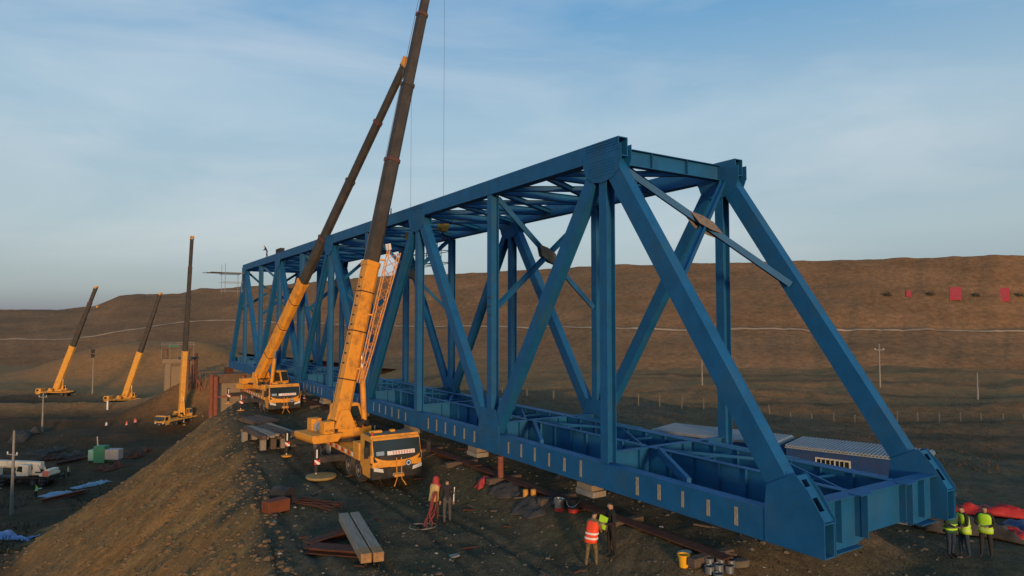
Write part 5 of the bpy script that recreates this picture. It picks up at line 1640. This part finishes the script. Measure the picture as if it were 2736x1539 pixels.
def skeleton(lean=0.06, arms='down', stride=0.0, look=0.0):
    """person facing +y; returns joints and edges"""
    J = {}
    J['pelvis'] = ((0, 0, 0.95), (0.165, 0.115))
    sp = lambda z: (0, (z - 0.95) * math.tan(lean), z)
    J['waist'] = (sp(1.10), (0.15, 0.11))
    J['chest'] = (sp(1.30), (0.18, 0.125))
    J['collar'] = (sp(1.43), (0.14, 0.10))
    J['neck'] = (sp(1.50), 0.058)
    hy = sp(1.58)[1]
    J['jaw'] = ((0, hy + 0.03, 1.57), (0.068, 0.075))
    J['brow'] = ((0, hy + 0.01, 1.66), (0.08, 0.095))
    J['crown'] = ((0, hy - 0.005, 1.72), (0.06, 0.07))
    J['nose'] = ((0, hy + 0.118, 1.61), 0.014)
    E = [('pelvis', 'waist'), ('waist', 'chest'), ('chest', 'collar'), ('collar', 'neck'), ('neck', 'jaw'), ('jaw', 'brow'), ('brow', 'crown'), ('jaw', 'nose')]
    for s, n in ((-1, 'l'), (1, 'r')):
        st = stride * s
        J['hip' + n] = ((s * 0.10, 0, 0.90), 0.10)
        J['knee' + n] = ((s * 0.115, 0.03 + st * 0.6, 0.49), 0.068)
        J['ankle' + n] = ((s * 0.12, -0.02 + st, 0.10), 0.048)
        J['ball' + n] = ((s * 0.135, 0.12 + st, 0.045), (0.046, 0.035))
        J['toe' + n] = ((s * 0.14, 0.20 + st, 0.04), (0.036, 0.028))
        E += [('pelvis', 'hip' + n), ('hip' + n, 'knee' + n), ('knee' + n, 'ankle' + n), ('ankle' + n, 'ball' + n), ('ball' + n, 'toe' + n)]
        sx, sy, sz = s * 0.205, sp(1.40)[1], 1.40
        J['sh' + n] = ((sx, sy, sz), 0.075)
        if arms == 'down':
            el, wr, d = (s * 0.26, sy - 0.02, 1.12), (s * 0.27, sy + 0.08, 0.87), Vector((0, 0.03, -1))
        elif arms == 'front':
            el, wr, d = (s * 0.27, sy + 0.04, 1.13), (s * 0.13, sy + 0.26, 1.08), Vector((-s * 0.4, 0.9, 0.1))
        elif arms == 'hold':
            el, wr, d = (s * 0.27, sy + 0.10, 1.17), (s * 0.12, sy + 0.28, 1.24), Vector((-s * 0.3, 0.8, 0.5))
        else:
            el, wr, d = (s * 0.28, sy + 0.06, 1.14), (s * 0.22, sy + 0.30, 1.18), Vector((0, 0.9, 0.3))
        d.normalize()
        J['el' + n] = (el, 0.048)
        J['wr' + n] = (wr, 0.032)
        W = Vector(wr)
        P = W + d * 0.075
        J['palm' + n] = (tuple(P), (0.036, 0.022))
        E += [('collar', 'sh' + n), ('sh' + n, 'el' + n), ('el' + n, 'wr' + n), ('wr' + n, 'palm' + n)]
        sidev = d.cross(Vector((0, 1, 0.2))).normalized() if abs(d.y) < 0.7 else d.cross(Vector((0, 0, 1))).normalized()
        bendv = d.cross(sidev).normalized()
        for k, (off, ln) in enumerate(((-0.030, 0.062), (-0.010, 0.074), (0.010, 0.070), (0.028, 0.055))):
            f1 = P + d * (0.025 + ln * 0.55) + sidev * off
            f2 = f1 + d * (ln * 0.4) + bendv * 0.022 * s
            J[f'f{k}a{n}'] = (tuple(f1), 0.0095)
            J[f'f{k}b{n}'] = (tuple(f2), 0.0080)
            E += [('palm' + n, f'f{k}a{n}'), (f'f{k}a{n}', f'f{k}b{n}')]
        t1 = W + d * 0.05 + sidev * -0.045 * s
        t2 = t1 + d * 0.035 + sidev * -0.012 * s
        J['tha' + n] = (tuple(t1), 0.011)
        J['thb' + n] = (tuple(t2), 0.009)
        E += [('wr' + n, 'tha' + n), ('tha' + n, 'thb' + n)]
    return J, E, sp
def seg_mat(a, b):
    # 0 jacket, 1 trousers, 2 shoes, 3 skin, 4 hair
    s = a + '|' + b
    if 'crown' in s:
        return 4
    if 'ball' in s or 'toe' in s:
        return 2
    if 'hip' in s or 'knee' in s:
        return 1
    if any(q in s for q in ('palm', 'th', 'jaw', 'nose', 'brow')) or a[0] == 'f':
        return 3
    return 0
BODY = {}
def body_mesh(arms, lean, stride):
    key = (arms, lean, stride)
    if key not in BODY:
        J, E, sp = skeleton(lean, arms, stride)
        BODY[key] = (skin_body('body', J, E, seg_mat, [DARKC, DARKC, SHOE, SKIN, HAIR]), sp)
    return BODY[key]
def loft(rows, n=22, mi=0):
    """rows: (cx, cy, z, rx, ry)"""
    mb = MB()
    vs = []
    for cx, cy, z, rx, ry in rows:
        for i in range(n):
            t = 2 * PI * i / n
            c, s = math.cos(t), math.sin(t)
            vs.append((cx + rx * math.copysign(abs(c) ** 0.8, c), cy + ry * math.copysign(abs(s) ** 0.8, s), z))
    fs = []
    for k in range(len(rows) - 1):
        for i in range(n):
            fs.append((k * n + i, k * n + (i + 1) % n, (k + 1) * n + (i + 1) % n, (k + 1) * n + i))
    return mb.add(vs, fs, mi)
def person(label, loc, facing, arms='down', lean=0.06, stride=0.0, jacket=DARKC, trousers=DARKC, vest=None, stripes=None, helmet=None, hood=None, scale=1.0, group='workers', hair=HAIR, bands=True):
    me, sp = body_mesh(arms, lean, stride)
    t = thing('person', label, 'person', loc, facing, group)
    t.scale = (scale,) * 3
    b = link('body', me, t)
    for i, m in enumerate((jacket, trousers, SHOE, SKIN, hair)):
        b.material_slots[i].link = 'OBJECT'
        b.material_slots[i].material = m
    if vest:
        rows = []
        for z, rx, ry in ((0.82, 0.215, 0.165), (0.92, 0.212, 0.160), (1.02, 0.205, 0.152), (1.14, 0.205, 0.15), (1.26, 0.215, 0.155), (1.36, 0.215, 0.15), (1.43, 0.185, 0.13), (1.475, 0.115, 0.10)):
            rows.append((0, sp(z)[1], z, rx, ry))
        v = loft(rows).build('vest', vest, t, smooth=True)
        so = v.modifiers.new('solid', 'SOLIDIFY')
        so.thickness = 0.012
        if bands:
            for z in (0.95, 1.09):
                loft([(0, sp(z)[1], z - 0.03, 0.222, 0.170), (0, sp(z)[1], z + 0.03, 0.220, 0.168)]).build('reflective_band', stripes or REFL, v)
    if helmet:
        hy = sp(1.66)[1] + 0.005
        MB().lathe([(0.135, 0), (0.118, 0.012), (0.115, 0.06), (0.085, 0.11), (0.03, 0.13)], (0, hy, 1.675), 16).build('helmet', helmet, t, smooth=True)
    if hood:
        hy = sp(1.62)[1]
        loft([(0, hy - 0.02, 1.46, 0.13, 0.13), (0, hy - 0.02, 1.54, 0.125, 0.13), (0, hy - 0.01, 1.64, 0.12, 0.13), (0, hy - 0.02, 1.73, 0.09, 0.10), (0, hy - 0.02, 1.765, 0.03, 0.03)], 16).build('hood', hood, t, smooth=True)
    return t
person('worker in orange vest and camouflage trousers bending toward a dark clad companion', on_ground(-1.85, 6.55, -0.02), math.radians(-70), 'front', 0.30, 0.12, jacket=CAMO, trousers=CAMO, vest=ORVEST, scale=1.0)
person('worker all in dark clothes facing the one in the orange vest', on_ground(-1.25, 6.25, -0.02), math.radians(75), 'front', 0.05, 0.05, jacket=mat('black_brown_cloth', (0.02, 0.017, 0.014), 0.9, 0.3, 6), trousers=mat('black_brown_cloth', (0.02, 0.017, 0.014)), scale=1.02)
tag(MB().bb(-0.02, 0.02, -0.14, 0.14, 0, 0.40).build('plan_sheet', LIME, None, (-1.55, 6.42, gz(-1.5, 6.4) + 1.05), (0.25, 0.1, 0.4)), 'lime green sheet held between the orange vest worker and companion', 'sheet')
person('worker in red hood and tan canvas vest carrying a bundle of red hose', on_ground(-3.75, 14.05, -0.02), math.radians(-60), 'hold', 0.22, 0.1, jacket=REDC, trousers=mat('brown_cloth', (0.075, 0.04, 0.03), 0.9, 0.3, 6), vest=TANV, hood=REDC, bands=False)
person('worker in dark clothes with white striped sleeve beside the red hooded one', on_ground(-3.42, 13.55, -0.02), math.radians(-20), 'down', 0.04, 0.08, jacket=DARKC, trousers=GREYC)
tag(MB().tube((0, 0, 0), (0.02, 0.02, 0.3), 0.025, 0.02, 8).tube((0.02, 0.02, 0.33), (0.06, 0.05, 0.52), 0.025, 0.025, 8).build('work_glove', WHITE, None, (-3.2, 13.42, gz(-3.4, 13.5) + 0.85)), 'pale glove strip at the arm of the dark clothed worker by the hose', 'glove')
hs = thing('hose_bundle', 'tangled red hose hanging down to the gravel beside the hooded worker', 'hose', on_ground(-3.95, 13.75, 0.0))
rs = random.Random(4)
for k in range(9):
    pts = []
    a0 = rs.uniform(0, 6.28)
    for j in range(12):
        t = j / 11
        rad = 0.12 + 0.32 * t
        pts.append((0.12 - 0.40 * t + rad * 0.6 * math.cos(a0 + 2.2 * t + 0.4 * math.sin(9 * t)), -0.25 * t + rad * 0.5 * math.sin(a0 + 3 * t), max(0.03, 1.15 * (1 - t) ** 1.1 + 0.03)))
    MB().path(pts, 0.014, 5).build('hose_strand', mat('red_hose', (0.25, 0.04, 0.035), 0.6, 0.2, 4), hs)
for k in range(3):
    pts = [(-0.55 + 0.55 * math.cos(q) * (1 - 0.2 * k) - 0.1 * k, -0.3 + 0.4 * math.sin(q), 0.025 + 0.012 * k) for q in [6.28 * j / 16 for j in range(17)]]
    MB().path(pts, 0.014, 5).build('hose_strand', mat('grey_hose', (0.20, 0.18, 0.16), 0.6, 0.2, 4), hs)
person('worker with lime edged dark green vest, left of the three at the right', on_ground(9.05, 0.95, -0.02), math.radians(160), 'front', 0.12, 0.05, jacket=DARKC, trousers=NAVYC, vest=mat('dark_green_vest', (0.03, 0.10, 0.05), 0.8, 0.2, 5), stripes=LIME, group='lime vest workers at the right')
person('worker in bright lime vest in the middle of the three at the right', on_ground(9.5, 0.72, -0.02), math.radians(60), 'front', 0.12, 0.05, jacket=DARKC, trousers=NAVYC, vest=LIME, stripes=mat('lime_band', (0.5, 0.66, 0.2), 0.5, 0.1, 5), group='lime vest workers at the right')
person('worker in lime vest and black trousers, right of the three at the right', on_ground(10.15, 0.35, -0.02), math.radians(100), 'front', 0.10, 0.08, jacket=DARKC, trousers=DARKC, vest=LIME, stripes=mat('lime_band', (0.5, 0.66, 0.2)), group='lime vest workers at the right')
person('worker in lime vest standing by the pale blue sheets in the valley', on_ground(-20.9, 111.3), 1.0, jacket=DARKC, trousers=DARKC, vest=LIME, group='workers in the valley', scale=1.1)
person('worker in yellow vest standing right of the white crane in the valley', on_ground(-17.1, 124.2), 2.0, jacket=DARKC, trousers=DARKC, vest=mat('yellow_vest', (0.7, 0.72, 0.25), 0.7, 0.1, 5), group='workers in the valley', scale=1.1)
person('left of two red clad workers left of the middle crane', on_ground(-6.7, 168.0), 2.0, jacket=mat('pink_red_cloth', (0.7, 0.09, 0.08), 0.7, 0.1, 5), trousers=DARKC, vest=mat('pink_red_cloth', (0.7, 0.09, 0.08)), group='workers in the valley', scale=1.15)
person('right of two red clad workers left of the middle crane', on_ground(-4.8, 170.6), 0.5, jacket=mat('pink_red_cloth', (0.7, 0.09, 0.08)), trousers=DARKC, vest=mat('pink_red_cloth', (0.7, 0.09, 0.08)), group='workers in the valley', scale=1.15)
person('worker in black with a white bag on the dark valley slope', on_ground(-10.5, 175.3), 0.5, jacket=DARKC, trousers=DARKC, vest=WHITE, bands=False, group='workers in the valley', scale=1.1)
person('dark clad worker kneeling on the top chord of the bridge', (NX, 61.5, 12.395), 1.2, 'front', 0.5, 0.1, jacket=DARKC, trousers=DARKC, scale=0.72, group='workers on the bridge')
tag(MB().bb(-0.2, 0.2, -0.9, 0.9, 0, 0.42).build('tool_crate', BLACK, None, (NX, 56.0, 12.405)), 'dark crate on the top chord near the kneeling worker', 'crate')
tag(MB().tube((0, 0, 0), (0.03, 0.01, 0.45), 0.05, 0.03, 8).build('lifting_shackle', BLACK, None, (NX, 28.3, 12.40)), 'small dark shackle standing on the near top chord', 'shackle')

# ------------------------------------------------------------------ loose stones, litter and grass
def scatter(name, n, region, smin, smax, m, label, cat, seed, flat=0.6):
    rs = np.random.RandomState(seed)
    base = [(-1, -0.6, -0.5), (0.9, -0.8, -0.5), (1, 0.7, -0.5), (-0.8, 0.9, -0.5), (-0.5, -0.4, 0.6), (0.6, -0.35, 0.5), (0.45, 0.5, 0.7), (-0.45, 0.4, 0.55)]
    bf = [(3, 2, 1, 0), (4, 5, 6, 7), (0, 1, 5, 4), (1, 2, 6, 5), (2, 3, 7, 6), (3, 0, 4, 7)]
    X, Y = region(rs, n)
    z, d, w, u, v, wl, mo = ground_parts(X, Y)
    Z = z + ground_noise(X, Y, d, w, v)
    s = smin + (smax - smin) * rs.rand(len(X)) ** 7
    B = np.array(base)
    vs = []
    ang = rs.rand(len(X)) * 6.28
    jit = 1 + 0.5 * (rs.rand(len(X), 8, 3) - 0.5)
    P = B[None] * jit * s[:, None, None]
    ca, sa = np.cos(ang)[:, None], np.sin(ang)[:, None]
    x2, y2 = P[..., 0] * ca - P[..., 1] * sa, P[..., 0] * sa + P[..., 1] * ca
    V = np.stack([x2 + X[:, None], y2 + Y[:, None], P[..., 2] * flat + Z[:, None] + s[:, None] * 0.15], -1).reshape(-1, 3)
    F = (np.array(bf)[None] + 8 * np.arange(len(X))[:, None, None]).reshape(-1, 4)
    me = bpy.data.meshes.new(name)
    me.from_pydata(V.tolist(), [], F.tolist())
    me.materials.append(m)
    return stuff(link(name, me), label, cat)
def reg_platform(rs, n):
    v = 14 + 45 * rs.rand(n) ** 1.6
    u = (rs.rand(n) * 1.7 - 0.9) * v * 0.85
    x, y = to_xy(u, v)
    k = plat_dist(x, y) < 0.5
    return x[k], y[k]
def reg_slope(rs, n):
    v = 16 + 55 * rs.rand(n) ** 1.2
    u = -(0.25 + 0.6 * rs.rand(n)) * v
    x, y = to_xy(u, v)
    d = plat_dist(x, y)
    k = (d > -0.6) & (d < 30)
    return x[k], y[k]
scatter('loose_stones', 9000, reg_platform, 0.018, 0.10, STONE, 'small loose stones strewn over the work platform', 'stones', 1)
scatter('slope_stones', 26000, reg_slope, 0.02, 0.16, mat('slope_clod', (0.165, 0.105, 0.050), 0.95, 0.4, 0.8), 'clods and stones on the brown fill slope', 'stones', 2)
scatter('pale_litter', 420, reg_platform, 0.03, 0.10, LITTER, 'scraps of pale litter scattered on the dark gravel', 'litter', 3, 0.3)
scatter('slope_litter', 120, reg_slope, 0.03, 0.14, LITTER, 'pale stones and scraps scattered on the brown slope', 'litter', 4, 0.4)

def offcuts(n, seed):
    rs = random.Random(seed)
    m = MB()
    for k in range(n):
        v = 17 + 30 * rs.random()
        u = (rs.random() * 0.75 - 0.42) * v
        x, y = to_xy(u, v)
        if plat_dist(np.array([x]), np.array([y]))[0] > -0.8:
            continue
        a = rs.uniform(0, 3.14)
        L = rs.uniform(0.2, 0.9)
        m.box((x, y, gz(x, y) + 0.03), (L, rs.uniform(0.05, 0.16), 0.05), Matrix.Rotation(a, 3, 'Z') @ Matrix.Rotation(rs.uniform(-.12, .12), 3, 'Y'), rs.choice((0, 0, 1)))
    return stuff(m.build('offcuts', [PLANK, RUST, GREYM]), 'short offcuts of wood and steel strewn over the yard', 'offcuts')
offcuts(150, 5)
def grass(name, n, region, hmin, hmax, m, label, seed):
    rs = np.random.RandomState(seed)
    X, Y = region(rs, n)
    z, d, w, u, v, wl, mo = ground_parts(X, Y)
    Z = z + ground_noise(X, Y, d, w, v)
    vs, fs = [], []
    for x, y, zz in zip(X, Y, Z):
        h = hmin + (hmax - hmin) * rs.rand()
        for k in range(3):
            a = rs.rand() * 6.28
            dx, dy = math.cos(a), math.sin(a)
            ln = h * (0.3 + 0.6 * rs.rand())
            ox, oy = (rs.rand() - .5) * h, (rs.rand() - .5) * h
            i = len(vs)
            wd = 0.02 + h * 0.05
            vs += [(x + ox - dy * wd, y + oy + dx * wd, zz - 0.02), (x + ox + dy * wd, y + oy - dx * wd, zz - 0.02), (x + ox + dx * ln, y + oy + dy * ln, zz + h)]
            fs.append((i, i + 1, i + 2))
    me = bpy.data.meshes.new(name)
    me.from_pydata(vs, [], fs)
    me.materials.append(m)
    return stuff(link(name, me), label, 'grass')
def reg_patchy(rs, n):
    x, y = reg_platform(rs, n)
    k = fbm(x, y, 6.0, 3) > 0.10
    return x[k], y[k]
def reg_field(rs, n):
    v = 32 + 190 * rs.rand(n) ** 1.3
    u = (rs.rand(n) * 1.1 - 0.2) * v * 0.8
    x, y = to_xy(u, v)
    k = (plat_dist(x, y) > 1.5)
    return x[k], y[k]
def reg_valley(rs, n):
    v = 50 + 190 * rs.rand(n) ** 1.2
    u = -(0.3 + 0.55 * rs.rand(n)) * v
    x, y = to_xy(u, v)
    z, d, w, uu, vv, wl, mo = ground_parts(x, y)
    k = (w < 0.4) & (fbm(x, y, 20.0, 3) > -0.05)
    return x[k], y[k]
grass('platform_grass', 5500, reg_patchy, 0.03, 0.09, GRASS, 'sparse short grass on the work platform', 11)
grass('field_grass', 16000, reg_field, 0.05, 0.22, mat('field_grass', (0.085, 0.054, 0.029), 0.95, 0.5, 0.2), 'dry grass over the dim field behind the bridge', 12)
grass('valley_scrub', 14000, reg_valley, 0.15, 0.60, mat('valley_scrub', (0.060, 0.052, 0.030), 0.95, 0.5, 0.2), 'low dark scrub on the valley floor', 13)
